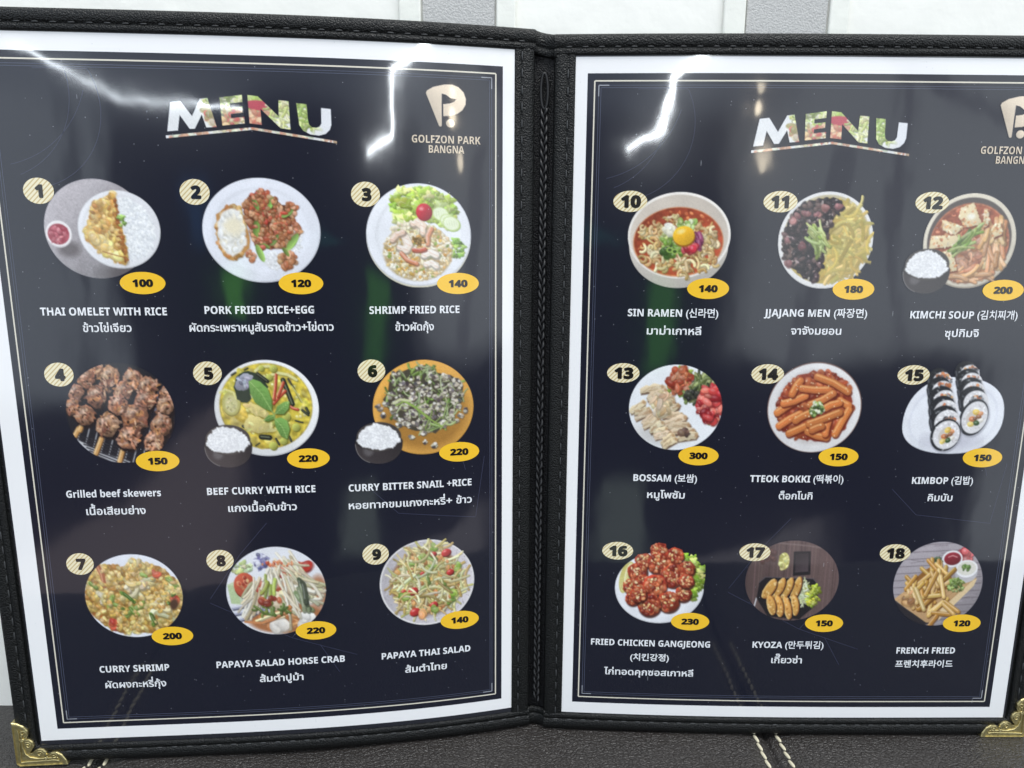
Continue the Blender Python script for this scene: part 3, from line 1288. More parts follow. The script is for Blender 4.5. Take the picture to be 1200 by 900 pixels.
    def bits(self, region, n, size, pal, part=None, asp=(1.0, 1.9), dark=0.55, hi=0.35, over=False):
        for _ in range(n):
            x, y = self.spot(region)
            r = size * self.R.uniform(0.6, 1.25)
            q = self.R.uniform(*asp)
            a, b, ro = r * math.sqrt(q), r / math.sqrt(q), self.R.uniform(0, math.pi)
            c = self.jit(self.R.choice(pal))
            if dark:
                self.E(x + r * .2, y + r * .28, a * 1.06, b * 1.06, [v * (dark * .75 + .25) for v in c], part, ro, over=over, alpha=0.75, soft=r * .35)
            self.E(x, y, a, b, c, part, ro, g=(-.08, -.10), over=over)
            if hi:
                self.E(x - r * .22, y - r * .28, a * .42, b * .36, [v + (255 - v) * hi * .75 for v in c], part, ro, soft=r * .45, over=over)

    def strands(self, region, n, length, wd, pal, part=None, curl=0.5, dark=0.55, hi=True, ang=None, spread=math.pi, over=False):
        for _ in range(n):
            x, y = self.spot(region)
            a = (ang if ang is not None else 0) + self.R.uniform(-spread, spread) / (1 if ang is None else 2)
            L = length * self.R.uniform(0.6, 1.2)
            k = self.R.uniform(-curl, curl)
            P, ns = [], 8
            px, py = x - math.cos(a) * L / 2, y - math.sin(a) * L / 2
            for i in range(ns):
                P.append((px, py))
                px += math.cos(a) * L / ns
                py += math.sin(a) * L / ns
                a += k
            c = self.jit(self.R.choice(pal))
            ww = wd * self.R.uniform(.75, 1.2)
            if dark:
                self.S([(q[0] + ww * .3, q[1] + ww * .35) for q in P], ww * 1.25, [v * (dark * .75 + .25) for v in c], part, over, 0.75)
            self.S(P, ww, c, part, over)
            if hi:
                self.S([(q[0] - ww * .15, q[1] - ww * .2) for q in P[1:-1]], ww * .35, [v + (255 - v) * .4 for v in c], part, over, 0.7)

    def frill(self, region, n, size, pal, part):
        """crinkled salad leaf"""
        for _ in range(n):
            x, y = self.spot(region)
            c = self.jit(self.R.choice(pal), .2)
            r = size * self.R.uniform(.6, 1.2)
            P = []
            k0 = self.R.uniform(0, 6.28)
            for i in range(11):
                a = 2 * math.pi * i / 11
                q = r * (0.75 + 0.35 * math.sin(3 * a + k0) + self.R.uniform(-.15, .15))
                P.append((x + q * math.cos(a), y + q * math.sin(a) * .8))
            self.G([(p[0] + 3, p[1] + 4) for p in P], [v * .62 for v in c], part, alpha=.8)
            self.G(P, c, part, g=(-.1, -.2))
            for _k in range(3):
                a = self.R.uniform(0, 6.28)
                self.S([(x, y), (x + r * .7 * math.cos(a), y + r * .6 * math.sin(a))], max(2, size * .09), [v + (255 - v) * .45 for v in c], part, alpha=.7)

    def plate(self, cx, cy, a, b, col, part='plate', well=0.78, rim=True, dep=0.05):
        self.E(cx, cy, a, b, [c * .88 for c in col], part)
        self.E(cx - a * .004, cy - b * .012, a * .985, b * .98, col, part, g=(-.02, -.02))
        if rim:
            self.E(cx, cy, a * well * 1.03, b * well * 1.03, [c * (1 - dep) for c in col], part, soft=a * .05)
            self.E(cx + a * .015, cy + b * .02, a * well, b * well, [min(255, c * 1.015) for c in col], part, soft=a * .06)

    def clip(self, cx, cy, a, b):
        Y = self.y0 + (np.arange(self.h)[:, None] + 0.5) * self.step
        X = self.x0 + (np.arange(self.w)[None] + 0.5) * self.step
        d = np.sqrt(((X - cx) / a) ** 2 + ((Y - cy) / b) ** 2)
        self.A *= np.clip((1 - d) * min(a, b) / (self.step * 1.5) + 0.5, 0, 1)

    def rice_bowl(self, xa, xb, yt, yb):
        cx, rx = (xa + xb) / 2, (xb - xa) / 2
        H_ = yb - yt
        ym = yt + H_ * .46
        P = [(cx + rx * math.cos(t), ym + (yb - ym) * (math.sin(t) ** .8 if math.sin(t) > 0 else 0)) for t in np.linspace(0, math.pi, 26)]
        self.G(P, (58, 52, 54), 'rice_bowl', g=(-.12, .05))
        self.E(cx - rx * .45, ym + H_ * .22, rx * .2, H_ * .12, (95, 90, 92), 'rice_bowl', rot=.9, soft=16)
        self.S([(cx + rx * math.cos(t) * .99, ym + (yb - ym) * max(0, math.sin(t)) ** .8) for t in np.linspace(2.0, 3.1, 12)], 3, (150, 145, 140), 'rice_bowl')
        self.E(cx, ym, rx, H_ * .20, (46, 42, 44), 'rice_bowl')
        self.E(cx, yt + H_ * .34, rx * .94, H_ * .36, (70, 64, 62), 'rice_bowl')
        Q = [(cx - rx * .93, ym - 2), (cx - rx * .8, yt + H_ * .26), (cx - rx * .5, yt + H_ * .07), (cx - rx * .1, yt + H_ * .02), (cx + rx * .35, yt + H_ * .07), (cx + rx * .72, yt + H_ * .24), (cx + rx * .9, ym - 4), (cx + rx * .6, ym + H_ * .14), (cx, ym + H_ * .19), (cx - rx * .6, ym + H_ * .14)]
        self.G(Q, (224, 224, 226), 'rice', wob=4)
        self.bits(('p', Q), 260, 5.2, [(238, 238, 240), (246, 246, 247), (230, 230, 233)], 'rice', (1.4, 2.4), .91, .4)

    # --- lay it on the page
    def build(self, name, side, parent, h, label=None, bg=NAVY, kinds=True):
        hh, ww = self.h // 2, self.w // 2
        f = lambda q: q.reshape(hh, 2, ww, 2, *q.shape[2:]).mean((1, 3))
        A = f(self.A)
        C = f(self.C * self.A[..., None]) / np.maximum(A, 1e-4)[..., None]
        I = self.I[::2, ::2].copy()
        # camera softness and grain of the printed photographs
        def blur(q):
            for ax in (0, 1):
                q = 0.25 * np.roll(q, 1, ax) + 0.5 * q + 0.25 * np.roll(q, -1, ax)
            return q
        Ab = blur(A)
        C = 0.35 * C + 0.65 * blur(C * A[..., None]) / np.maximum(Ab, 1e-4)[..., None]
        g_ = C.mean(-1, keepdims=True)
        C = g_ + (C - g_) * SATUR
        C = C * (1 + 0.04 * vnoise(hh, ww, 16, self.seed + 90)[..., None] + (0.12 - 0.08 * C.mean(-1, keepdims=True) / 255) * vnoise(hh, ww, 1.3, self.seed + 91)[..., None])
        C = C * A[..., None] + np.asarray(bg, float) * (1 - A[..., None])
        C = lin(np.clip(C, 0, 255))
        Y = self.y0 + (np.arange(hh)[:, None] * 2 + 1) * self.step
        X = self.x0 + (np.arange(ww)[None] * 2 + 1) * self.step
        x0, y0, x1, y1 = self.bb
        u = self.box[0] + (X - (x0 + x1) / 2) * self.kx + 0 * Y
        v = self.box[1] - (Y - (y0 + y1) / 2) * self.ky + 0 * X
        idx = np.arange(hh * ww).reshape(hh, ww)
        quads = np.stack([idx[:-1, :-1], idx[1:, :-1], idx[1:, 1:], idx[:-1, 1:]], -1).reshape(-1, 4)
        keep = (A.ravel()[quads].max(1) > 0.12)
        fid = I.ravel()[quads].max(1)
        quads, fid = quads[keep], fid[keep]
        u, v, C = u.ravel(), v.ravel(), C.reshape(-1, 3)
        root = None
        cnt = {n: int((fid == i + 1).sum()) for i, n in enumerate(self.names)}
        order = [n for n in self.names if cnt[n] > 25]
        # crumbs too small to stand alone join the first named part
        good = {self.names.index(n) + 1 for n in order}
        fid = np.where(np.isin(fid, list(good)), fid, self.names.index(order[0]) + 1)
        for i, n in enumerate(order):
            q = quads[fid == self.names.index(n) + 1]
            ids, inv = np.unique(q, return_inverse=True)
            q = inv.reshape(-1, 4)
            uu, vv = u[ids], v[ids]
            nm = name if i == 0 else n
            me = mesh_np(nm, page(side, uu, vv, h), q, uv=np.stack([uu, vv], -1) * 0.01 + (3.0 if side == 'R' else 0.0), col=C[ids], nrm=leaf_normal(side, su(side, uu)))
            o = link_mesh(nm, me, M_PHOTO, root if root else parent, label if i == 0 else None)
            if i == 0:
                root = o
        return root

DISH = {1: (40.8, 215.8, 22.1, 20.0), 2: (101.2, 216.6, 22.9, 20.4), 3: (163.3, 214.9, 21.4, 20.8), 4: (40.4, 143.0, 21.5, 21.0), 5: (99.0, 144.3, 21.2, 20.6), 6: (163.8, 143.0, 21.5, 20.7), 7: (38.5, 62.2, 20.3, 19.2), 8: (98.4, 62.5, 21.2, 20.6), 9: (164.1, 62.5, 21.2, 20.6), 10: (39.8, 215.9, 21.4, 19.8), 11: (100.7, 216.5, 19.8, 19.9), 12: (161.1, 216.5, 19.5, 19.6), 13: (41.8, 144.3, 20.2, 19.1), 14: (102.0, 144.9, 20.7, 20.3), 15: (163.4, 145.0, 22.0, 20.6), 16: (38.7, 61.6, 20.4, 19.8), 17: (98.8, 63.9, 21.3, 19.6), 18: (165.1, 62.6, 21.2, 20.6)}


def dish_1():
    p = Print((212, 38, 760, 528), DISH[1], 1)
    p.E(455, 270, 246, 234, (158, 152, 156), 'tray', g=(-.16, -.16))
    p.mott('tray', .10, 3, 1)
    p.E(590, 480, 150, 40, (96, 90, 92), 'tray', soft=40, over=True)
    p.E(315, 365, 50, 36, (104, 96, 98), 'tray', soft=30, over=True)
    p.A *= (p.y0 + (np.arange(p.h)[:, None] + .5) * p.step < 527)
    p.plate(559, 272, 194, 184, (228, 228, 232), 'plate', .86)
    rc = [(560, 130), (610, 120), (670, 160), (715, 220), (728, 300), (700, 370), (650, 410), (600, 415), (580, 400), (570, 250)]
    p.G(rc, (228, 230, 232), 'rice', soft=8)
    p.bits(('p', rc), 420, 7, [(233, 236, 238), (243, 245, 246), (222, 225, 230)], 'rice', (1.5, 2.6), .9, .4)
    om = [(545, 100), (500, 120), (450, 148), (425, 200), (412, 250), (390, 275), (408, 330), (450, 370), (500, 398), (540, 425), (570, 437), (587, 420), (582, 350), (572, 280), (556, 200), (556, 120)]
    p.G([(x + 6, y + 8) for x, y in om], (176, 168, 160), 'plate', soft=10, wob=4)
    p.G(om, (214, 168, 84), 'omelette', wob=5, g=(-.05, -.08))
    p.bits(('p', om), 260, 11, [(226, 184, 98), (238, 204, 128), (204, 152, 70), (182, 128, 56)], 'omelette', (1, 2), .8, .3)
    p.bits(('p', [(405, 290), (460, 290), (520, 370), (560, 380), (540, 415), (480, 380)]), 34, 18, [(240, 214, 136), (232, 196, 104)], 'omelette', (1, 1.6), .78, .4)
    p.bits(('p', [(550, 110), (560, 200), (590, 420), (575, 430), (545, 300)]), 50, 7, [(150, 88, 40), (172, 108, 50)], 'omelette', (1, 2), .8, .2)
    p.S([(470, 375), (540, 395), (583, 405)], 4, (158, 92, 44), 'omelette')
    p.frill(('e', 569, 228, 18, 26), 9, 15, [(120, 158, 62), (150, 186, 84)], 'herb_leaf')
    p.E(274, 295, 61, 63, (196, 190, 192), 'sauce_cup')
    p.E(274, 291, 60, 61, (236, 232, 232), 'sauce_cup')
    p.E(273, 294, 50, 49, (164, 62, 76), 'sauce')
    p.bits(('e', 273, 294, 40, 40), 40, 8, [(190, 84, 96), (150, 46, 62), (214, 130, 138)], 'sauce', (1, 3), .85, .35)
    return p


def dish_2():
    p = Print((168, 36, 793, 588), DISH[2], 2)
    p.plate(480, 312, 312, 276, (226, 228, 237), 'plate', .80)
    eg = [(240, 255), (262, 212), (300, 190), (345, 172), (378, 190), (396, 260), (412, 330), (405, 400), (370, 440), (322, 466), (278, 455), (250, 405), (234, 340)]
    p.G([(x + 8, y + 9) for x, y in eg], (176, 172, 176), 'plate', soft=12)
    p.G(eg, (196, 140, 78), 'fried_egg', wob=7)
    p.bits(('p', eg), 70, 12, [(206, 152, 90), (178, 116, 60), (220, 180, 120)], 'fried_egg', (1, 2), .8, .3)
    p.G([(322 + (x - 322) * .84, 318 + (y - 318) * .86) for x, y in eg], (232, 230, 226), 'fried_egg', wob=6, soft=10)
    p.bits(('p', [(322 + (x - 322) * .74, 318 + (y - 318) * .74) for x, y in eg]), 60, 15, [(240, 240, 238), (224, 222, 214), (232, 226, 208)], 'fried_egg', (1, 2), .93, .5)
    p.E(330, 290, 48, 42, (238, 228, 200), 'fried_egg', soft=30)
    p.bits(('e', 535, 470, 52, 46), 110, 8, [(238, 239, 242), (226, 226, 228)], 'rice', (1.4, 2.4), .86, .4)
    p.bits(('e', 655, 365, 34, 60), 60, 8, [(238, 239, 242), (226, 226, 228)], 'rice', (1.4, 2.4), .86, .4)
    pk = [(392, 175), (430, 128), (485, 95), (545, 125), (590, 180), (640, 165), (668, 180), (665, 240), (632, 285), (640, 340), (600, 400), (560, 400), (520, 395), (465, 420), (430, 360), (402, 260)]
    p.G(pk, (98, 54, 34), 'minced_pork', wob=8)
    p.bits(('p', pk), 330, 13, [(166, 100, 62), (190, 124, 82), (138, 76, 46), (206, 156, 116), (178, 84, 56)], 'minced_pork', (1, 1.7), .5, .35)
    p.bits(('p', [(570, 440), (620, 420), (655, 450), (650, 495), (600, 510), (560, 500)]), 50, 13, [(166, 100, 62), (190, 124, 82), (206, 156, 116)], 'minced_pork', (1, 1.7), .5, .35)
    p.bits(('e', 415, 440, 26, 26), 14, 12, [(186, 110, 76), (206, 150, 116)], 'minced_pork', (1, 1.7), .5, .35)
    p.bits(('e', 664, 300, 18, 40), 16, 12, [(176, 100, 66), (196, 130, 90)], 'minced_pork', (1, 1.7), .5, .35)
    for x, y, r, a in ((455, 170, 30, 1.2), (535, 170, 30, 2.0), (452, 300, 42, 1.7), (490, 390, 26, .4), (545, 360, 30, 2.2), (640, 370, 44, 2.2), (465, 430, 40, 1.2), (620, 220, 30, 2.6), (600, 420, 26, 1.0)):
        p.E(x + 3, y + 4, r, r * .36, (58, 74, 30), 'basil_leaf', a)
        p.E(x, y, r * 1.25, r * .42, p.jit((124, 158, 76), .2), 'basil_leaf', a, g=(.1, -.25))
    p.bits(('p', pk), 16, 10, [(190, 66, 50), (206, 100, 76)], 'chilli', (1.2, 2.5), .6, .4)
    p.bits(('p', pk), 60, 10, [(170, 104, 66), (196, 132, 90)], 'minced_pork', (1, 1.7), .5, .35)
    return p


def dish_3():
    p = Print((130, 66, 685, 615), DISH[3], 3)
    p.E(407, 345, 277, 272, (206, 200, 176), 'plate')
    p.plate(407, 336, 277, 272, (231, 233, 239), 'plate', .80)
    p.frill(('p', [(270, 150), (335, 85), (430, 88), (520, 130), (600, 150), (625, 215), (560, 290), (450, 240), (370, 260), (285, 260)]), 170, 38, [(178, 206, 82), (198, 220, 112), (156, 188, 62), (212, 226, 140)], 'lettuce')
    p.frill(('e', 600, 405, 44, 50), 36, 18, [(128, 174, 62), (160, 198, 84), (106, 150, 50)], 'lettuce')
    for x, y, r in ((522, 222, 46), (560, 258, 44), (578, 272, 48)):
        p.E(x + 4, y + 5, r, r * .8, (150, 176, 96), 'cucumber', .4)
        p.E(x, y, r, r * .8, (196, 214, 140), 'cucumber', .4)
        p.E(x, y, r * .86, r * .68, (228, 236, 204), 'cucumber', .4)
        for k in range(5):
            p.S([(x - 26 + k * 13, y - 16), (x - 20 + k * 13, y + 16)], 3, (206, 220, 170), 'cucumber')
    rc = ('e', 400, 425, 178, 148)
    p.E(400, 428, 182, 150, (186, 158, 110), 'fried_rice', soft=14)
    p.bits(rc, 620, 8.5, [(228, 206, 158), (240, 226, 192), (210, 176, 112), (222, 188, 126), (246, 238, 218)], 'fried_rice', (1.5, 2.8), .68, .4)
    p.bits(('e', 350, 320, 90, 60), 90, 10, [(240, 228, 200), (232, 212, 170)], 'fried_rice', (1.2, 2.2), .7, .4)
    p.bits(rc, 60, 8, [(220, 150, 60), (232, 176, 80), (140, 160, 70)], 'fried_rice', (1, 2), .7, .3)
    for P, c, wd in (([(320, 330), (335, 350), (350, 385), (335, 410), (300, 400)], (240, 224, 208), 44), ([(375, 275), (400, 265), (425, 285), (425, 320)], (238, 214, 192), 42), ([(430, 440), (465, 425), (495, 440)], (242, 230, 216), 44), ([(440, 490), (470, 480), (495, 500)], (240, 228, 214), 36), ([(470, 300), (450, 340), (450, 380)], (226, 150, 112), 26), ([(310, 430), (340, 465), (390, 485)], (226, 138, 100), 24), ([(375, 412), (410, 415), (435, 408)], (204, 92, 70), 22), ([(265, 360), (290, 330), (320, 320)], (238, 206, 184), 34)):
        p.S([(x + 4, y + 7) for x, y in P], wd * 1.05, [v * .66 for v in c], 'shrimp', alpha=.8)
        p.S(P, wd, c, 'shrimp', taper=True)
        p.S([(x - 4, y - 6) for x, y in P], wd * .35, [v + (255 - v) * .5 for v in c], 'shrimp', alpha=.8)
        for x, y in P:
            p.S([(x - wd * .3, y - wd * .1), (x + wd * .3, y + wd * .2)], 2.5, (222, 158, 126), 'shrimp', alpha=.7)
    p.E(436, 216, 42, 45, (120, 22, 34), 'tomato')
    p.E(433, 212, 41, 44, (194, 42, 58), 'tomato', g=(-.15, -.15))
    p.E(420, 196, 12, 9, (238, 150, 150), 'tomato', soft=10)
    p.bits(('e', 400, 365, 40, 26), 40, 7, [(200, 150, 84), (130, 100, 50)], 'fried_rice', (1.5, 3), .6, .3)
    return p


def dish_4():
    p = Print((318, 103, 838, 580), DISH[4], 4)
    p.E(578, 342, 261, 240, (34, 33, 40), 'grill')
    for k in range(9):
        x = 330 + k * 42
        p.S([(x + 60, 380), (x - 10, 580)], 5, (190, 190, 194), 'grill', over=True)
    p.G([(370, 470), (470, 530), (600, 575), (600, 600), (380, 600), (340, 470)], (196, 196, 200), 'grill', over=True, soft=5)
    for k in range(7):
        p.S([(350 + k * 12, 440 + k * 16), (600, 520 + k * 16)], 6, (46, 44, 50), 'grill', over=True)
    p.S([(770, 210), (745, 330)], 10, (120, 130, 160), 'grill', over=True)
    for a, b in (((368, 412), (346, 446)), ((472, 460), (438, 532)), ((568, 520), (548, 575)), ((385, 395), (372, 420))):
        p.S([(a[0] + 4, a[1] + 2), (b[0] + 4, b[1] + 2)], 24, (110, 74, 40), 'skewer_stick')
        p.S([a, b], 21, (216, 160, 92), 'skewer_stick')
        p.S([(a[0] - 5, a[1]), (b[0] - 5, b[1])], 6, (240, 204, 150), 'skewer_stick')

    rows = [[(345, 310, 44), (375, 240, 48), (430, 180, 50), (480, 130, 44)],
            [(408, 350, 56), (470, 262, 60), (545, 165, 58), (520, 215, 44)],
            [(510, 395, 66), (570, 300, 56), (600, 240, 54), (650, 180, 58)],
            [(605, 460, 66), (645, 360, 72), (700, 285, 58), (720, 215, 56)],
            [(725, 480, 62), (770, 400, 64), (800, 300, 56), (790, 330, 50), (815, 420, 46), (810, 245, 44)]]
    R = p.R
    for row in rows:
        for (x, y, r) in row[::-1]:
            c = p.jit(R.choice([(156, 108, 82), (166, 116, 86), (144, 96, 72), (174, 128, 98)]), .1)
            P = []
            n = 14
            ca, sa = math.cos(-.98), math.sin(-.98)
            for i in range(n):
                a = 2 * math.pi * i / n
                cx_, sx_ = math.cos(a), math.sin(a)
                q = (abs(cx_) ** 3.2 + abs(sx_) ** 3.2) ** (-1 / 3.2) * (1 + R.uniform(-.08, .08))
                lx, ly = r * .84 * q * cx_, r * .74 * q * sx_
                P.append((x + lx * ca - ly * sa, y + lx * sa + ly * ca))
            p.G([(x + (px - x) * 1.12 + 6, y + (py - y) * 1.12 + 9) for px, py in P], (34, 24, 24), 'beef', soft=10)
            p.G(P, c, 'beef', wob=4, g=(-.18, -.34))
            reg = ('p', [(x + (px - x) * .86, y + (py - y) * .86) for px, py in P])
            p.bits(reg, int(r * .5), r * .2, [[v * .82 for v in c], [v * 1.12 for v in c], (196, 152, 122), (132, 80, 58), (178, 116, 72)], 'beef', (1.6, 5), 0, .25)
            p.bits(reg, 7, r * .09, [(58, 36, 28), (80, 50, 38)], 'beef', (1, 2.6), 0, 0)
            p.E(x - r * .2, y - r * .35, r * .35, r * .14, (222, 196, 176), 'beef', -.5, soft=r * .3, alpha=.75)
    p.mott('beef', .22, 8, 3)
    p.clip(578, 342, 260, 239)
    return p


def dish_5():
    p = Print((167, 87, 672, 550), DISH[5], 5, (70, 0, 0, 60))
    p.E(420, 320, 252, 230, (196, 196, 198), 'bowl')
    p.E(420, 316, 250, 227, (230, 230, 230), 'bowl', g=(.05, -.04))
    p.E(417, 309, 224, 205, (170, 146, 50), 'curry', soft=6)
    p.E(417, 307, 220, 201, (204, 182, 62), 'curry', g=(.04, -.04))
    p.bits(('e', 417, 307, 205, 188), 60, 26, [(204, 182, 66), (212, 194, 84), (198, 172, 58), (216, 200, 98)], 'curry', (1, 2.5), 0, .2)
    p.mott('curry', .18, 14, 2)
    p.bits(('e', 417, 307, 200, 182), 60, 6, [(226, 216, 130), (240, 232, 160)], 'curry', (1, 1.4), .85, .5)
    p.E(252, 297, 44, 58, (140, 130, 62), 'vegetables')
    p.E(250, 292, 43, 56, (186, 180, 104), 'vegetables')
    p.E(250, 295, 30, 42, (206, 200, 140), 'vegetables', soft=6)
    p.bits(('e', 250, 298, 24, 34), 26, 4, [(150, 140, 80), (226, 220, 170)], 'vegetables', (1, 1.5), 0, 0)
    p.S([(200, 240), (225, 225), (265, 240), (275, 270)], 10, (226, 220, 140), 'vegetables')
    for P in ([(375, 140), (400, 120), (440, 118), (470, 130)], [(435, 165), (480, 150), (530, 160), (570, 185)], [(415, 165), (430, 190)]):
        p.S([(x + 3, y + 4) for x, y in P], 15, (150, 140, 60), 'vegetables')
        p.S(P, 13, (224, 220, 150), 'vegetables')
    for x, y, r in ((462, 130, 18), (405, 128, 14), (512, 362, 20), (556, 412, 20), (440, 500, 20), (492, 478, 18), (440, 172, 16), (438, 390, 18)):
        p.E(x + 3, y + 4, r, r, (112, 108, 30), 'vegetables')
        p.E(x, y, r, r, (182, 184, 84), 'vegetables', g=(-.15, -.2))
    dk = [(268, 215), (285, 165), (330, 140), (375, 150), (410, 180), (435, 215), (425, 225), (395, 200), (350, 205), (345, 280), (310, 292), (280, 270)]
    p.G(dk, (42, 58, 44), 'vegetables', wob=4)
    p.G([(272, 215), (290, 168), (332, 148), (365, 165), (352, 205), (320, 232), (285, 232)], (150, 150, 164), 'vegetables', wob=3, g=(-.05, -.2))
    p.bits(('e', 318, 190, 34, 30), 20, 9, [(172, 172, 186), (120, 122, 138)], 'vegetables', (1, 3), 0, .3)
    for P, w_ in (([(505, 185), (520, 225), (545, 300)], 30), ([(530, 180), (555, 225), (590, 290)], 12), ([(385, 155), (430, 190)], 18), ([(590, 330), (620, 355)], 12), ([(555, 380), (590, 390)], 8), ([(385, 455), (425, 460)], 26), ([(455, 465), (470, 495)], 10), ([(520, 455), (530, 480)], 10), ([(262, 158), (280, 148)], 10), ([(300, 402), (340, 425)], 14), ([(610, 320), (622, 345)], 12), ([(355, 498), (375, 485)], 6), ([(325, 135), (340, 128)], 9)):
        p.S(P, w_, (36, 40, 34), 'vegetables', taper=True)
        p.S([(x - 2, y - 2) for x, y in P], w_ * .25, (110, 116, 90), 'vegetables')
    p.S([(545, 215), (570, 250), (592, 292)], 8, (196, 190, 110), 'vegetables')
    for P in ([(452, 296), (480, 265), (512, 235)], [(455, 275), (465, 220), (472, 158)], [(475, 262), (492, 225), (505, 195)], [(525, 305), (548, 320), (568, 325)]):
        p.S([(x + 3, y + 3) for x, y in P], 17, (120, 40, 24), 'red_chilli', taper=True)
        p.S(P, 15, (206, 84, 58), 'red_chilli', taper=True)
        p.S([(x - 3, y - 3) for x, y in P], 4, (238, 170, 140), 'red_chilli')
    for P in ([(310, 300), (350, 292), (405, 315), (430, 350), (415, 370), (360, 350)], [(302, 395), (330, 345), (380, 360), (445, 405), (440, 430), (370, 438), (310, 415)]):
        p.G([(x + 4, y + 6) for x, y in P], (140, 120, 44), 'chicken', soft=6)
        p.G(P, (214, 198, 122), 'chicken', wob=3, g=(-.05, -.12))
        p.bits(('p', P), 9, 12, [(222, 208, 138), (204, 186, 110)], 'chicken', (1.5, 4), 0, .1)

    def leafy(P, c, mid):
        p.G([(x + 5, y + 6) for x, y in P], (92, 96, 30), 'curry', soft=5)
        p.G(P, c, 'basil_leaf', g=(.06, -.14))
        p.S(mid, 3, (176, 206, 124), 'basil_leaf')
        (ax, ay), (bx, by) = mid[0], mid[-1]
        for t in (.2, .35, .5, .65, .8):
            x, y = ax + (bx - ax) * t, ay + (by - ay) * t
            for s_ in (-1, 1):
                p.S([(x, y), (x + (bx - ax) * .12 - s_ * (by - ay) * .16, y + (by - ay) * .12 + s_ * (bx - ax) * .16)], 1.6, (82, 124, 50), 'basil_leaf')
    leafy([(340, 188), (362, 178), (395, 190), (430, 225), (445, 275), (444, 335), (405, 318), (365, 290), (344, 245)], (112, 158, 76), [(348, 192), (400, 250), (442, 330)])
    leafy([(455, 345), (470, 308), (505, 288), (530, 286), (525, 320), (500, 348)], (122, 166, 84), [(460, 345), (495, 315), (528, 290)])
    leafy([(452, 370), (485, 362), (515, 380), (525, 420), (510, 470), (478, 450), (458, 410)], (118, 164, 80), [(458, 372), (490, 410), (508, 462)])
    leafy([(400, 375), (425, 350), (455, 350), (450, 370), (420, 382)], (104, 146, 70), [(404, 375), (450, 354)])
    p.S([(442, 330), (455, 350), (455, 372)], 6, (140, 170, 90), 'basil_leaf')
    p.rice_bowl(106, 338, 398, 602)
    return p


def dish_6():
    p = Print((150, 88, 634, 540), DISH[6], 6, (95, 0, 0, 45))
    p.E(392, 315, 242, 226, (200, 142, 52), 'plate')
    p.E(392, 312, 240, 224, (230, 168, 74), 'plate', g=(-.04, -.04))
    p.E(392, 318, 205, 190, (224, 160, 66), 'plate', soft=30)
    p.E(400, 340, 205, 175, (150, 104, 44), 'plate', soft=50, alpha=.7)
    pal = [(212, 204, 182), (196, 188, 164), (132, 124, 122), (228, 222, 204), (176, 164, 140), (206, 198, 172), (160, 166, 116)]
    reg = ('p', [(215, 230), (250, 150), (330, 120), (400, 115), (470, 150), (560, 190), (590, 250), (560, 330), (520, 390), (450, 430), (350, 420), (250, 370), (205, 300)])
    p.G(reg[1], (74, 68, 56), 'snails', wob=14)
    p.strands(reg, 60, 60, 8, [(108, 142, 56), (140, 172, 78), (84, 112, 44)], 'greens', .3)

    def snail(x, y, r):
        c = p.jit(p.R.choice(pal), .12)
        a = p.R.uniform(0, 6.28)
        def shard(x_, y_, q_, c_):
            Q = [(x_ + q_ * p.R.uniform(.55, 1.15) * math.cos(t), y_ + q_ * p.R.uniform(.5, 1.0) * math.sin(t)) for t in np.linspace(0, 6.28, 7)[:-1]]
            p.G([(u_ + 2, v_ + 4) for u_, v_ in Q], (86, 74, 60), 'snails', soft=5, alpha=.7)
            p.G(Q, c_, 'snails')
        shard(x, y, r, c)
        shard(x + r * .45 * math.cos(a), y + r * .4 * math.sin(a), r * .6, p.jit(p.R.choice([(104, 96, 100), (132, 124, 122), (74, 66, 68)]), .2))
        shard(x - r * .4 * math.cos(a), y - r * .35 * math.sin(a) - 3, r * .55, p.jit(p.R.choice([(232, 228, 220), (216, 208, 192), (196, 188, 170)]), .1))
    for k in range(170):
        snail(*p.spot(reg), p.R.uniform(13, 21))
        if k % 3 == 0:
            p.strands(reg, 1, 70, 5.5, [(132, 150, 92), (158, 174, 116), (186, 196, 142)], 'greens', .25)
    for x, y in ((185, 315), (200, 345), (570, 360), (595, 335), (550, 385), (395, 480), (440, 500), (330, 455), (270, 395), (175, 300), (545, 210), (575, 260), (390, 440), (320, 400)):
        snail(x, y, p.R.uniform(14, 20))
    p.strands(('e', 470, 370, 70, 60), 8, 90, 6, [(132, 158, 82), (160, 182, 106)], 'greens', .2)
    p.S([(260, 300), (300, 280), (350, 310), (420, 370), (480, 410)], 12, (142, 172, 78), 'greens', taper=True)
    p.S([(250, 290), (280, 272), (330, 280)], 11, (206, 208, 160), 'greens')
    p.rice_bowl(62, 288, 380, 578)
    return p


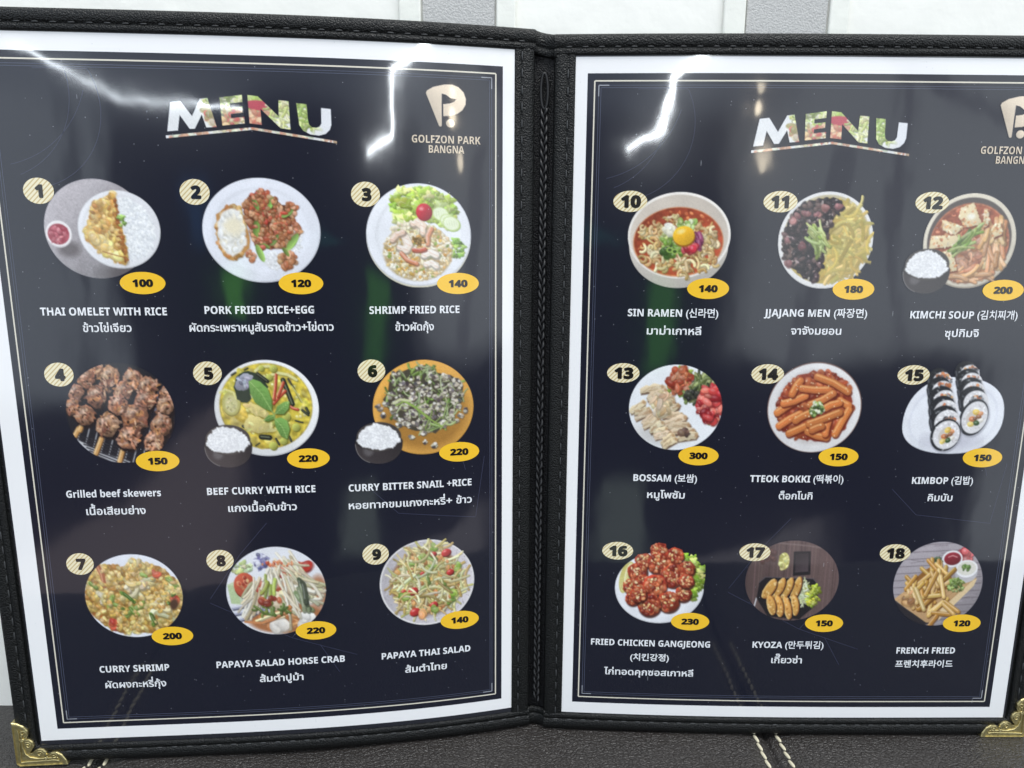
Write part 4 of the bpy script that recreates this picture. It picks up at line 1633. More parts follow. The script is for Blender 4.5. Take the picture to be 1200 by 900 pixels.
def dish_7():
    p = Print((270, 132, 785, 570), DISH[7], 7)
    p.E(527, 350, 262, 222, (229, 232, 241), 'plate')
    hp = [(272, 330), (300, 250), (350, 195), (420, 185), (480, 200), (540, 165), (625, 185), (700, 215), (770, 290), (790, 380), (750, 470), (690, 520), (600, 545), (500, 540), (400, 530), (320, 460), (272, 400)]
    p.G(hp, (170, 120, 54), 'curry_shrimp', wob=10)
    p.G([(268, 400), (310, 400), (360, 440), (340, 470), (300, 450)], (166, 96, 40), 'curry_shrimp', soft=14)
    p.bits(('p', hp), 520, 15, [(208, 174, 96), (190, 146, 66), (222, 194, 124), (170, 120, 52), (214, 176, 84)], 'curry_shrimp', (1, 2.2), .66, .35)
    for x, y, r in ((540, 320, 44), (370, 350, 34), (720, 330, 46), (640, 390, 50), (560, 180, 26), (600, 280, 30), (500, 290, 30), (680, 440, 44)):
        p.strands(('e', x, y, r * .5, r * .5), 4, r * 2, 20, [(226, 212, 160), (214, 190, 120), (236, 226, 186)], 'onion', .35)
    for x, y, L, a in ((530, 415, 120, -.6), (405, 375, 90, -1.1), (500, 355, 80, .7), (735, 285, 80, .9), (720, 360, 80, -1.2), (615, 475, 80, 1.1), (320, 290, 40, .8), (590, 235, 50, 0), (440, 395, 60, .4), (510, 430, 70, 1.2)):
        p.strands(('e', x, y, 4, 4), 2, L, 15, [(122, 150, 56), (150, 176, 80), (96, 130, 48)], 'spring_onion', .12, ang=a, spread=.4)
    for x, y in ((660, 240), (408, 500), (735, 380), (405, 480), (640, 560)):
        p.bits(('e', x, y, 20, 16), 6, 15, [(190, 60, 44), (206, 90, 60)], 'chilli', (1.2, 2), .6, .4)
    p.S([(352, 190), (372, 235), (375, 290)], 26, (172, 98, 62), 'shrimp')
    p.S([(350, 190), (366, 235), (370, 280)], 8, (214, 150, 110), 'shrimp')
    p.E(735, 400, 22, 30, (84, 58, 44), 'shrimp', .3, soft=12)
    p.bits(('p', hp), 160, 10, [(222, 192, 120), (204, 160, 80)], 'curry_shrimp', (1, 2.2), .66, .4)
    p.mott('curry_shrimp', .15, 10, 3)
    p.clip(527, 350, 258, 219)
    return p


def dish_8():
    p = Print((202, 92, 730, 555), DISH[8], 8)
    p.E(466, 323, 268, 236, (226, 227, 233), 'plate')
    p.E(520, 470, 210, 80, (172, 108, 66), 'sauce', soft=14)
    p.E(690, 340, 50, 90, (188, 130, 96), 'sauce', soft=20)
    p.bits(('e', 530, 490, 150, 45), 50, 14, [(186, 116, 66), (160, 88, 46), (206, 140, 86)], 'sauce', (1, 3), 0, .3)
    p.G([(210, 280), (260, 260), (275, 390), (225, 380)], (206, 218, 182), 'cabbage', soft=4)
    for k in range(9):
        p.S([(213 + k * 8, 285), (228 + k * 7, 380)], 3, (154, 186, 116), 'cabbage')
    p.frill(('e', 285, 195, 60, 26), 18, 22, [(214, 222, 178), (186, 200, 132)], 'cabbage')
    p.G([(355, 150), (400, 120), (440, 145), (430, 195), (380, 215)], (150, 148, 184), 'crab', wob=5)
    p.bits(('e', 395, 165, 36, 36), 30, 10, [(112, 112, 160), (196, 196, 220), (220, 220, 232), (90, 90, 128)], 'crab', (1, 2.5), .7, .4)
    for P in ([(232, 405), (290, 395), (330, 380)], [(240, 435), (300, 425), (345, 410)], [(270, 465), (330, 445), (370, 420)], [(370, 410), (420, 400), (450, 400)]):
        p.S([(x + 4, y + 5) for x, y in P], 24, (84, 86, 104), 'crab', taper=True)
        p.S(P, 21, (164, 166, 188), 'crab', taper=True)
        p.S([(x - 2, y - 4) for x, y in P], 6, (226, 226, 238), 'crab')
    p.bits(('e', 410, 405, 40, 28), 24, 12, [(150, 152, 178), (206, 206, 220), (110, 116, 150)], 'crab', (1, 2), .6, .4)
    p.E(303, 290, 58, 66, (122, 44, 30), 'tomato')
    p.E(300, 284, 56, 63, (192, 84, 60), 'tomato', g=(-.1, -.12))
    p.bits(('e', 302, 288, 36, 42), 22, 10, [(222, 142, 96), (170, 56, 40), (230, 176, 130)], 'tomato', (1, 1.6), .8, .3)
    for x, y in ((512, 222), (612, 200), (385, 300), (480, 285)):
        p.bits(('e', x, y, 28, 20), 7, 26, [(190, 74, 50), (206, 100, 70), (176, 50, 40)], 'tomato', (1, 1.7), .6, .4)
    p.bits(('e', 540, 300, 40, 40), 12, 26, [(226, 206, 176), (206, 172, 130)], 'garlic', (1, 1.8), .6, .4)
    p.bits(('e', 490, 370, 50, 30), 12, 28, [(232, 206, 170), (214, 160, 110)], 'garlic', (1, 1.8), .6, .4)
    p.bits(('e', 470, 490, 36, 30), 10, 26, [(238, 234, 228), (222, 214, 204)], 'garlic', (1, 1.8), .7, .4)
    p.bits(('e', 620, 480, 30, 30), 8, 26, [(238, 234, 228), (222, 214, 204)], 'garlic', (1, 1.8), .7, .4)
    pal = [(230, 220, 196), (216, 204, 172), (238, 232, 216), (206, 190, 150)]
    p.strands(('e', 340, 360, 60, 70), 18, 150, 11, pal, 'papaya', .12, ang=-1.0, spread=.7)
    p.strands(('e', 590, 260, 80, 70), 26, 190, 11, pal, 'papaya', .10, ang=.85, spread=.7)
    p.strands(('e', 660, 330, 60, 60), 18, 150, 13, pal, 'papaya', .10, ang=.55, spread=.5)
    p.strands(('e', 540, 390, 40, 60), 9, 200, 10, pal, 'papaya', .10, ang=1.25, spread=.3)
    p.strands(('e', 440, 250, 50, 60), 14, 120, 11, pal, 'papaya', .15, ang=1.7, spread=.8)
    p.strands(('e', 440, 460, 90, 20), 7, 190, 13, [(228, 210, 170), (206, 130, 76)], 'papaya', .06, ang=-.25, spread=.2)
    p.strands(('e', 605, 370, 20, 60), 9, 120, 20, [(120, 130, 96), (150, 158, 124), (90, 96, 76)], 'greens', .1, ang=1.2, spread=.3)
    p.strands(('e', 430, 420, 90, 30), 14, 60, 11, [(116, 136, 60), (90, 110, 50)], 'greens', .3)
    p.strands(('e', 430, 300, 30, 50), 5, 100, 14, [(176, 190, 90), (150, 170, 70)], 'greens', .1, ang=1.8, spread=.3)
    p.bits(('e', 430, 375, 60, 16), 8, 15, [(150, 56, 40), (190, 96, 60)], 'tomato', (1, 1.6), .6, .4)
    p.bits(('e', 480, 180, 90, 14), 26, 7, [(214, 110, 70), (230, 150, 100), (190, 70, 50)], 'tomato', (1, 2), .7, .3)
    p.S([(290, 480), (380, 490), (450, 470)], 14, (206, 134, 84), 'papaya', taper=True)
    p.clip(466, 323, 264, 231)
    return p


def dish_9():
    p = Print((113, 52, 612, 505), DISH[9], 9)
    p.E(362, 279, 249, 226, (226, 222, 222), 'plate')
    p.E(362, 278, 240, 217, (200, 194, 200), 'plate', g=(.08, .02))
    p.E(364, 284, 196, 178, (168, 158, 160), 'plate', soft=16)
    for _ in range(900):
        x, y = p.spot(('e', 362, 278, 240, 217))
        p.E(x, y, 1.7, 1.7, p.R.choice([(120, 110, 116), (140, 130, 134), (232, 228, 232)]), 'plate')
    reg = ('e', 362, 272, 180, 162)
    p.E(362, 276, 190, 170, (146, 96, 50), 'papaya_salad', soft=20)
    pal = [(216, 206, 146), (196, 186, 104), (232, 226, 182), (206, 184, 116), (182, 150, 84)]
    p.bits(reg, 120, 14, [(190, 130, 70), (160, 96, 50), (206, 160, 96)], 'papaya_salad', (1, 2), .55, .3)
    p.strands(reg, 230, 140, 9, pal, 'papaya_salad', .3)
    p.bits(reg, 40, 12, [(226, 164, 96), (200, 124, 66)], 'peanut', (1, 1.4), .6, .4)
    p.strands(reg, 14, 46, 14, [(136, 160, 72), (162, 182, 96), (112, 136, 60)], 'long_bean', .15)
    for x, y, r in ((462, 128, 26), (285, 318, 26), (292, 430, 28), (482, 232, 20), (392, 400, 22), (338, 228, 16), (275, 210, 16), (395, 130, 16), (235, 320, 14)):
        p.E(x + 4, y + 5, r, r * .72, (92, 24, 22), 'tomato', -.4)
        p.E(x, y, r, r * .70, (198, 52, 50), 'tomato', -.4, g=(-.1, -.2))
        p.E(x - r * .3, y - r * .25, r * .3, r * .14, (240, 170, 160), 'tomato', -.4, soft=6)
    for x, y in ((400, 100), (335, 145), (225, 335), (250, 345), (500, 345), (520, 210), (390, 425)):
        p.bits(('e', x, y, 12, 10), 5, 14, [(132, 168, 60), (168, 194, 90)], 'long_bean', (1, 2.4), .6, .4)
    p.strands(reg, 28, 130, 9, pal, 'papaya_salad', .25)
    p.bits(('e', 330, 445, 12, 12), 3, 17, [(224, 160, 100)], 'peanut', (1, 1.3), .6, .4)
    for x, y, a in ((260, 110, .7), (285, 105, .4), (180, 215, 1.0), (440, 75, -.5), (215, 400, -.9)):
        p.strands(('e', x, y, 4, 4), 2, 70, 8, pal, 'papaya_salad', .1, ang=a, spread=.5)
    return p


def dish_10():
    p = Print((160, 68, 703, 577), DISH[10], 10)
    p.E(431, 352, 262, 224, (206, 198, 188), 'bowl', g=(-.02, -.12))
    p.E(431, 296, 271, 228, (238, 232, 224), 'bowl', g=(.02, -.03))
    p.E(431, 298, 258, 216, (212, 200, 186), 'bowl', g=(-.03, .04))
    p.E(428, 330, 238, 184, (206, 120, 72), 'broth', soft=6)
    p.E(428, 328, 232, 178, (172, 72, 44), 'broth', g=(.12, .10))
    p.mott('broth', .12, 16, 2)
    p.bits(('e', 428, 330, 220, 165), 120, 8, [(196, 100, 56), (206, 124, 72), (150, 56, 34)], 'broth', (1, 2), 0, .2)
    pal = [(228, 200, 140), (214, 178, 112), (238, 216, 166), (200, 156, 92)]
    reg = ('e', 440, 372, 195, 125)
    p.strands(reg, 150, 70, 13, pal, 'noodles', .75)
    p.strands(('e', 320, 290, 90, 60), 36, 60, 12, pal, 'noodles', .75)
    p.strands(('e', 395, 205, 40, 22), 10, 40, 11, pal, 'noodles', .75)
    p.strands(('e', 590, 300, 40, 60), 26, 60, 12, pal, 'noodles', .75)
    p.bits(('e', 470, 235, 56, 24), 24, 14, [(186, 206, 130), (222, 230, 190), (140, 172, 80)], 'spring_onion', (1, 1.8), .6, .4)
    p.bits(('e', 395, 370, 55, 34), 22, 17, [(96, 136, 50), (134, 170, 74), (66, 96, 40)], 'spring_onion', (1, 1.8), .5, .5)
    p.bits(('e', 370, 310, 28, 30), 14, 15, [(120, 160, 60), (190, 206, 120)], 'spring_onion', (1, 1.8), .55, .4)
    for x, y in ((385, 372), (412, 380)):
        p.E(x, y, 18, 15, (150, 184, 84), 'spring_onion')
        p.E(x, y, 10, 8, (60, 84, 36), 'spring_onion')
    p.bits(('e', 385, 262, 34, 28), 12, 15, [(228, 224, 196), (240, 238, 222)], 'spring_onion', (1, 2.4), .7, .4)
    p.strands(('e', 525, 320, 34, 44), 14, 60, 15, [(140, 56, 100), (170, 80, 124), (110, 36, 76)], 'red_onion', .3, ang=1.2, spread=.8)
    p.bits(('e', 485, 362, 36, 18), 10, 19, [(186, 40, 56), (206, 80, 84)], 'red_onion', (1, 1.8), .55, .5)
    p.E(458, 304, 58, 52, (150, 90, 20), 'egg_yolk', soft=8)
    p.E(455, 296, 57, 51, (242, 182, 38), 'egg_yolk', g=(-.08, -.12))
    p.E(440, 274, 22, 12, (252, 226, 130), 'egg_yolk', -.3, soft=12)
    return p


def dish_11():
    p = Print((188, 63, 690, 575), DISH[11], 11)
    p.E(439, 321, 251, 256, (200, 198, 196), 'bowl')
    p.E(439, 318, 249, 253, (228, 226, 224), 'bowl')
    p.E(441, 316, 231, 234, (196, 184, 150), 'bowl', g=(.02, 0))
    p.E(441, 322, 226, 226, (190, 166, 84), 'noodles')
    p.strands(('e', 520, 330, 130, 190), 170, 150, 13, [(208, 186, 100), (216, 196, 118), (196, 170, 84), (204, 178, 92)], 'noodles', .3, dark=.82, hi=False)
    sp = [(215, 330), (225, 230), (280, 150), (360, 105), (440, 100), (500, 105), (525, 150), (470, 200), (440, 300), (440, 420), (405, 520), (395, 545), (330, 520), (260, 450), (225, 400)]
    p.G(sp, (36, 28, 32), 'black_bean_sauce', wob=8)
    p.bits(('p', sp), 300, 13, [(56, 42, 44), (40, 32, 35), (74, 56, 54), (96, 74, 70), (30, 24, 28)], 'black_bean_sauce', (1, 2.4), .6, .25)
    p.bits(('p', sp), 60, 6, [(170, 150, 146), (140, 120, 116)], 'black_bean_sauce', (1, 2.4), 0, .4)
    for x, y in ((330, 178), (385, 185), (240, 322), (318, 350), (245, 440), (262, 215), (490, 140), (285, 190), (420, 150)):
        p.bits(('e', x, y, 12, 8), 4, 14, [(146, 92, 92), (166, 112, 108), (120, 70, 74)], 'black_bean_sauce', (1, 1.8), .6, .3)
    p.strands(('e', 400, 320, 34, 60), 34, 90, 12, [(166, 184, 92), (190, 204, 124), (136, 160, 70)], 'cucumber', .12, ang=1.1, spread=1.0)
    p.strands(('e', 370, 262, 20, 16), 6, 70, 9, [(186, 202, 116)], 'cucumber', .1, ang=.5, spread=.6)
    return p


def dish_12():
    p = Print((188, 73, 677, 577), DISH[12], 12, (95, 0, 0, 40))
    p.E(432, 327, 245, 250, (150, 138, 122), 'pot')
    p.E(432, 321, 243, 247, (214, 204, 184), 'pot', g=(-.03, -.05))
    p.E(430, 322, 222, 226, (86, 76, 72), 'pot')
    p.E(432, 336, 210, 212, (190, 112, 76), 'broth', soft=6)
    p.E(432, 338, 204, 205, (164, 84, 54), 'broth', g=(.04, .06))
    p.mott('broth', .14, 14, 2)
    p.bits(('e', 432, 338, 195, 195), 170, 10, [(190, 110, 74), (150, 70, 46), (206, 136, 96)], 'broth', (1, 2.2), 0, .2)
    p.bits(('p', [(400, 330), (480, 290), (520, 380), (540, 480), (430, 520), (350, 510), (370, 430)]), 130, 20, [(186, 132, 104), (170, 110, 82), (206, 158, 126), (196, 124, 84)], 'pork', (1.2, 2.6), .62, .3)
    p.strands(('p', [(500, 280), (590, 240), (620, 340), (590, 430), (540, 460), (500, 380)]), 50, 120, 18, [(210, 158, 104), (196, 136, 84), (224, 184, 132)], 'kimchi', .1, ang=1.5, spread=.5)
    p.strands(('e', 470, 500, 100, 24), 22, 110, 15, [(206, 140, 92), (222, 170, 120)], 'kimchi', .15, ang=-.2, spread=.4)
    for P in ([(365, 150), (430, 123), (487, 235), (402, 252), (358, 200)], [(273, 213), (392, 248), (352, 292), (285, 268)], [(228, 298), (382, 293), (350, 352), (222, 367)], [(488, 160), (515, 154), (522, 240), (495, 252)], [(285, 388), (345, 360), (385, 480), (340, 490)], [(530, 245), (585, 222), (600, 285), (555, 305)]):
        p.G([(x + 6, y + 9) for x, y in P], (112, 56, 36), 'tofu', soft=8)
        p.G(P, (226, 206, 162), 'tofu', wob=2.5, g=(-.04, -.06))
        p.bits(('p', P), 20, 7, [(206, 156, 104), (236, 222, 186), (190, 120, 76)], 'tofu', (1, 2), 0, .2)
    p.E(425, 195, 22, 16, (238, 232, 214), 'tofu', soft=14)
    p.strands(('p', [(360, 330), (440, 260), (475, 250), (440, 320), (380, 390)]), 26, 100, 11, [(122, 152, 62), (150, 178, 84), (92, 122, 50), (184, 200, 120)], 'spring_onion', .12, ang=-.75, spread=.6)
    p.rice_bowl(97, 347, 370, 606)
    return p


def dish_13():
    p = Print((167, 78, 658, 527), DISH[13], 13)
    p.E(413, 303, 246, 225, (233, 236, 240), 'plate', g=(.01, -.01))
    p.E(330, 440, 150, 60, (206, 204, 202), 'plate', soft=60)

    def slab(x, y, a, L, w_, dk):
        c, s = math.cos(a), math.sin(a)
        q = lambda u_, v_: (x + u_ * c - v_ * s, y + u_ * s + v_ * c)
        col = p.jit((216, 196, 162), .08)
        P = [q(-L / 2, -w_ * .4), q(-L * .2, -w_ / 2 - 5), q(L * .3, -w_ * .55), q(L / 2, -w_ * .3), q(L / 2 + 7, w_ * .1), q(L * .4, w_ * .6), q(0, w_ / 2), q(-L / 2 - 4, w_ * .4)]
        p.G([(u_ + 3, v_ + 8) for u_, v_ in P], (104, 78, 58), 'pork_slices', soft=7, alpha=.95)
        p.G(P, col, 'pork_slices', wob=6, g=(-.06, -.14))
        for _k in range(9):
            t_ = p.R.uniform(-.42, .42)
            l_ = p.R.uniform(.12, .34)
            c_ = p.R.choice([(190, 160, 124), (232, 218, 190), (204, 178, 142), (176, 140, 104)])
            p.S([q(L * (t_ - l_ / 2), w_ * p.R.uniform(-.35, .3)), q(L * (t_ + l_ / 2), w_ * p.R.uniform(-.35, .3))], p.R.uniform(3, 8), c_, 'pork_slices', alpha=.7, over=True)
        p.E(*q(L * .44, w_ * .1), 8, w_ * .38, (176, 132, 90), 'pork_slices', a, soft=8, alpha=.8)
    for k in range(10):
        t = k / 9
        slab(290 + 195 * t + p.R.uniform(-8, 8), 205 + 250 * t, -.30 + .22 * p.R.uniform(-1, 1), 118 + p.R.uniform(-14, 14), 34, 0)
    for k in range(10):
        t = k / 9
        slab(208 + 190 * t + p.R.uniform(-6, 6), 300 + 190 * t, -.5 + .25 * p.R.uniform(-1, 1), 88 + p.R.uniform(-12, 12), 29, 0)
    p.bits(('e', 335, 285, 50, 60), 40, 16, [(214, 190, 150), (196, 164, 122), (226, 206, 172)], 'pork_slices', (1.5, 3), .7, .3)
    p.bits(('e', 465, 435, 26, 20), 16, 12, [(96, 70, 66), (130, 96, 80)], 'pork_slices', (1, 2), .6, .3)
    p.frill(('p', [(345, 185), (370, 140), (440, 78), (500, 140), (460, 240), (420, 245)]), 20, 22, [(150, 176, 72), (120, 150, 56)], 'leaf_garnish')
    p.frill(('p', [(545, 330), (560, 380), (600, 390), (640, 350)]), 12, 20, [(130, 160, 60), (160, 184, 80)], 'leaf_garnish')
    p.bits(('p', [(365, 170), (395, 100), (440, 95), (490, 130), (490, 190), (440, 225), (390, 205)]), 90, 17, [(184, 74, 46), (206, 106, 70), (146, 50, 34), (222, 140, 100)], 'spicy_salad', (1, 2.2), .5, .4)
    p.strands(('p', [(500, 180), (545, 115), (610, 150), (600, 190), (530, 260), (470, 240)]), 70, 70, 12, [(92, 104, 52), (124, 138, 76), (56, 66, 40), (160, 166, 104)], 'seasoned_greens', .2, ang=-1.0, spread=.8)
    p.bits(('e', 495, 235, 34, 22), 20, 14, [(40, 40, 38), (64, 66, 54)], 'seasoned_greens', (1, 2), .6, .3)
    p.bits(('p', [(530, 270), (560, 205), (620, 185), (655, 230), (655, 310), (625, 380), (570, 360), (540, 320)]), 150, 18, [(182, 40, 46), (204, 64, 62), (150, 28, 36), (222, 110, 96)], 'kimchi', (1, 2.2), .5, .4)
    p.clip(413, 303, 246, 225)
    return p


def dish_14():
    p = Print((172, 62, 673, 543), DISH[14], 14)
    p.E(424, 302, 249, 240, (96, 66, 60), 'plate')
    p.E(424, 304, 244, 235, (226, 223, 222), 'plate', g=(.02, -.02))
    p.E(424, 300, 206, 200, (206, 200, 198), 'plate', soft=20)
    sc_ = [(250, 220), (300, 150), (400, 110), (500, 118), (570, 160), (612, 230), (622, 320), (600, 400), (540, 455), (480, 482), (380, 475), (290, 440), (240, 370), (225, 290)]
    p.G(sc_, (150, 58, 36), 'sauce', wob=8, soft=5)
    p.bits(('p', sc_), 160, 15, [(170, 74, 42), (190, 96, 56), (132, 44, 28)], 'sauce', (1, 2.4), .8, .35)
    for a, b in (((230, 330), (330, 262)), ((245, 400), (350, 335)), ((300, 440), (385, 400)), ((400, 430), (500, 460)), ((260, 280), (370, 240)), ((300, 230), (338, 162)), ((350, 200), (492, 206)), ((426, 140), (592, 216)), ((556, 262), (602, 288)), ((545, 440), (606, 312)), ((492, 440), (505, 365)), ((400, 285), (515, 226)), ((482, 302), (552, 275)), ((402, 388), (558, 326)), ((330, 370), (400, 330)), ((420, 420), (470, 400))):
        m_ = [((a[0] + b[0]) / 2 + p.R.uniform(-8, 8), (a[1] + b[1]) / 2 + p.R.uniform(-8, 8))]
        P = [a, *m_, b]
        c = p.jit((214, 122, 62), .08)
        p.S([(x + 6, y + 9) for x, y in P], 40, (104, 36, 20), 'rice_cakes', alpha=.8)
        p.S(P, 38, [v * .88 for v in c], 'rice_cakes')
        p.S([(x - 2, y - 4) for x, y in P], 27, c, 'rice_cakes')
        p.S([(x - 5, y - 10) for x, y in P], 9, (240, 178, 112), 'rice_cakes', alpha=.8)
    for k in range(40):
        x, y = p.spot(('p', sc_))
        p.E(x, y, 4, 2.8, (240, 222, 180), 'sesame', p.R.uniform(0, 3))
    p.bits(('e', 435, 308, 34, 38), 60, 9, [(112, 142, 62), (150, 176, 90), (222, 228, 196), (60, 84, 40)], 'spring_onion', (1, 2), .55, .4)
    return p


def dish_15():
    p = Print((133, 62, 660, 550), DISH[15], 15)
    P = []
    for t in np.linspace(0, 2 * math.pi, 60)[:-1]:
        c, s = math.cos(t), math.sin(t)
        q = (abs(c) ** 2.3 + abs(s) ** 2.3) ** (-1 / 2.3)
        P.append((397 + 264 * q * c + 18 * s * c, 348 + 202 * q * s - 22 * c * c * c))
    p.G(P, (200, 202, 212), 'plate')
    p.G([(x, y - 5) for x, y in P], (229, 231, 238), 'plate', g=(.0, -.02))
    p.G([(397 + (x - 397) * .88, 346 + (y - 348) * .86) for x, y in P], (220, 222, 232), 'plate', soft=14)
    p.G([(397 + (x - 397) * .84, 350 + (y - 348) * .80) for x, y in P], (232, 234, 241), 'plate', soft=10)
    p.E(400, 480, 150, 46, (196, 196, 208), 'plate', soft=50)

    def roll(cx, cy, a, b, rot, part, face, h0, w0):
        a, b = a * 1.12, b * 1.1
        # a slice: dark seaweed drum with its rice face
        p.E(cx + 4, cy + 6, a * 1.06, b * 1.05, (150, 150, 162), part, rot, soft=8, alpha=.6)
        p.E(cx, cy, a, b, (40, 42, 46), part, rot)
        for _ in range(16):
            x, y = p.spot(('e', cx, cy, a * .95, b * .95))
            p.E(x, y, 7, 4, p.R.choice([(92, 96, 100), (60, 62, 66), (150, 152, 154)]), part, p.R.uniform(0, 3), soft=3, over=True)
        fx, fy = cx + w0, cy + h0
        p.E(fx, fy, a * .90, b * .88, (222, 220, 222), face, rot)
        p.bits(('e', fx, fy, a * .80, b * .78), 46, 7, [(236, 234, 236), (214, 210, 212), (244, 242, 244)], face, (1.2, 2), .88, .4)
        return fx, fy

    def fill(fx, fy, k):
        p.E(fx - 6 * k, fy + 2 * k, 34 * k, 42 * k, (206, 198, 190), 'filling', .3)
        for dx, dy, r, c in ((2, -26, 17, (236, 196, 84)), (-12, 6, 16, (206, 116, 66)), (16, -6, 13, (150, 96, 62)), (8, 24, 15, (52, 86, 44)), (-18, 30, 15, (232, 204, 104)), (24, -20, 12, (226, 150, 96)), (28, 12, 12, (232, 226, 214)), (0, 4, 10, (120, 74, 50))):
            p.E(fx + dx * k, fy + dy * k, r * k, r * .8 * k, c, 'filling', p.R.uniform(-.8, .8), g=(-.1, -.15))
            p.E(fx + dx * k - 3, fy + dy * k - 3, r * .4 * k, r * .25 * k, [v + (255 - v) * .4 for v in c], 'filling', soft=4)
    def slices(L, front, k0, ang):
        for (cx, cy, a, b) in L:
            fx, fy = roll(cx, cy, a, b, ang, 'seaweed_roll', 'roll_rice', 14, 22)
            p.bits(('e', cx + 24, cy - 8, 30, 16), 9, 12, [(206, 120, 70), (186, 100, 60), (226, 166, 100)], 'filling', (1.2, 2.4), .7, .3)
            for _k in range(26):
                x_, y_ = p.spot(('e', cx + 30, cy + 8, 42, 30))
                p.E(x_, y_, 8, 5, p.R.choice([(110, 112, 116), (70, 72, 78), (210, 212, 214), (150, 152, 156)]), 'seaweed_roll', p.R.uniform(0, 3), over=True)
            # the dark seaweed side shows to the left
            p.S([(cx - a * .98, cy + b * .1), (cx - a * .80, cy + b * .75), (cx - a * .4, cy + b * 1.08)], 24, (44, 46, 52), 'seaweed_roll', taper=True)
            p.S([(cx - a * 1.0, cy + b * .0), (cx - a * .86, cy + b * .6)], 5, (120, 122, 128), 'seaweed_roll', alpha=.7)
        fx, fy = roll(*front, 'seaweed_roll', 'roll_rice', 0, 5)
        fill(fx + 3, fy + 2, k0)
    slices(((434, 112, 52, 48), (450, 158, 58, 54), (468, 210, 62, 60), (484, 262, 66, 66)), (504, 354, 66, 90, .25), 1.15, .5)
    slices(((292, 152, 50, 52), (302, 202, 56, 56), (318, 256, 60, 62), (332, 312, 64, 66), (346, 368, 68, 70)), (366, 448, 70, 80, .3), 1.1, .5)
    return p


def dish_16():
    p = Print((183, 72, 655, 497), DISH[16], 16)
    p.plate(418, 308, 235, 188, (232, 233, 238), 'plate', .82)
    for k in range(3):
        p.E(236 + k * 9, 262 - k * 6, 30, 78, (206, 196, 110), 'lemon', .15)
        p.E(237 + k * 9, 262 - k * 6, 24, 70, (236, 230, 180), 'lemon', .15)
        p.E(240 + k * 9, 262 - k * 6, 18, 60, (226, 216, 140), 'lemon', .15)
    p.frill(('p', [(545, 130), (600, 140), (640, 195), (652, 260), (625, 320), (590, 370), (570, 330), (590, 230)]), 90, 22, [(150, 190, 50), (180, 210, 80), (120, 160, 40), (200, 220, 110)], 'lettuce')
    for (x, y, r) in ((405, 110, 46), (330, 165, 44), (490, 140, 48), (300, 225, 52), (555, 205, 46), (410, 180, 60), (490, 240, 66), (270, 300, 44), (335, 290, 54), (395, 295, 62), (545, 335, 44), (470, 380, 58), (370, 400, 62), (280, 365, 40), (560, 270, 40), (310, 345, 44)):
        c = p.jit((166, 58, 36), .12)
        p.E(x + 5, y + 9, r * 1.02, r * .98, (58, 20, 14), 'fried_chicken', soft=8, alpha=.85)
        Q = [(x + r * (1 + p.R.uniform(-.1, .1)) * math.cos(t), y + r * .94 * (1 + p.R.uniform(-.1, .1)) * math.sin(t)) for t in np.linspace(0, 2 * math.pi, 17)[:-1]]
        p.G(Q, c, 'fried_chicken', wob=3, g=(-.2, -.3))
        p.bits(('e', x, y, r * .85, r * .8), int(r * 1.1), r * .17, [(190, 80, 46), (206, 104, 62), (136, 36, 24), (216, 128, 80), (160, 52, 32)], 'fried_chicken', (1, 1.8), .6, .45)
        p.bits(('e', x - r * .1, y - r * .1, r * .7, r * .6), 9, 5.5, [(240, 206, 150), (232, 186, 120)], 'fried_chicken', (1.2, 2), .6, .4)
    return p


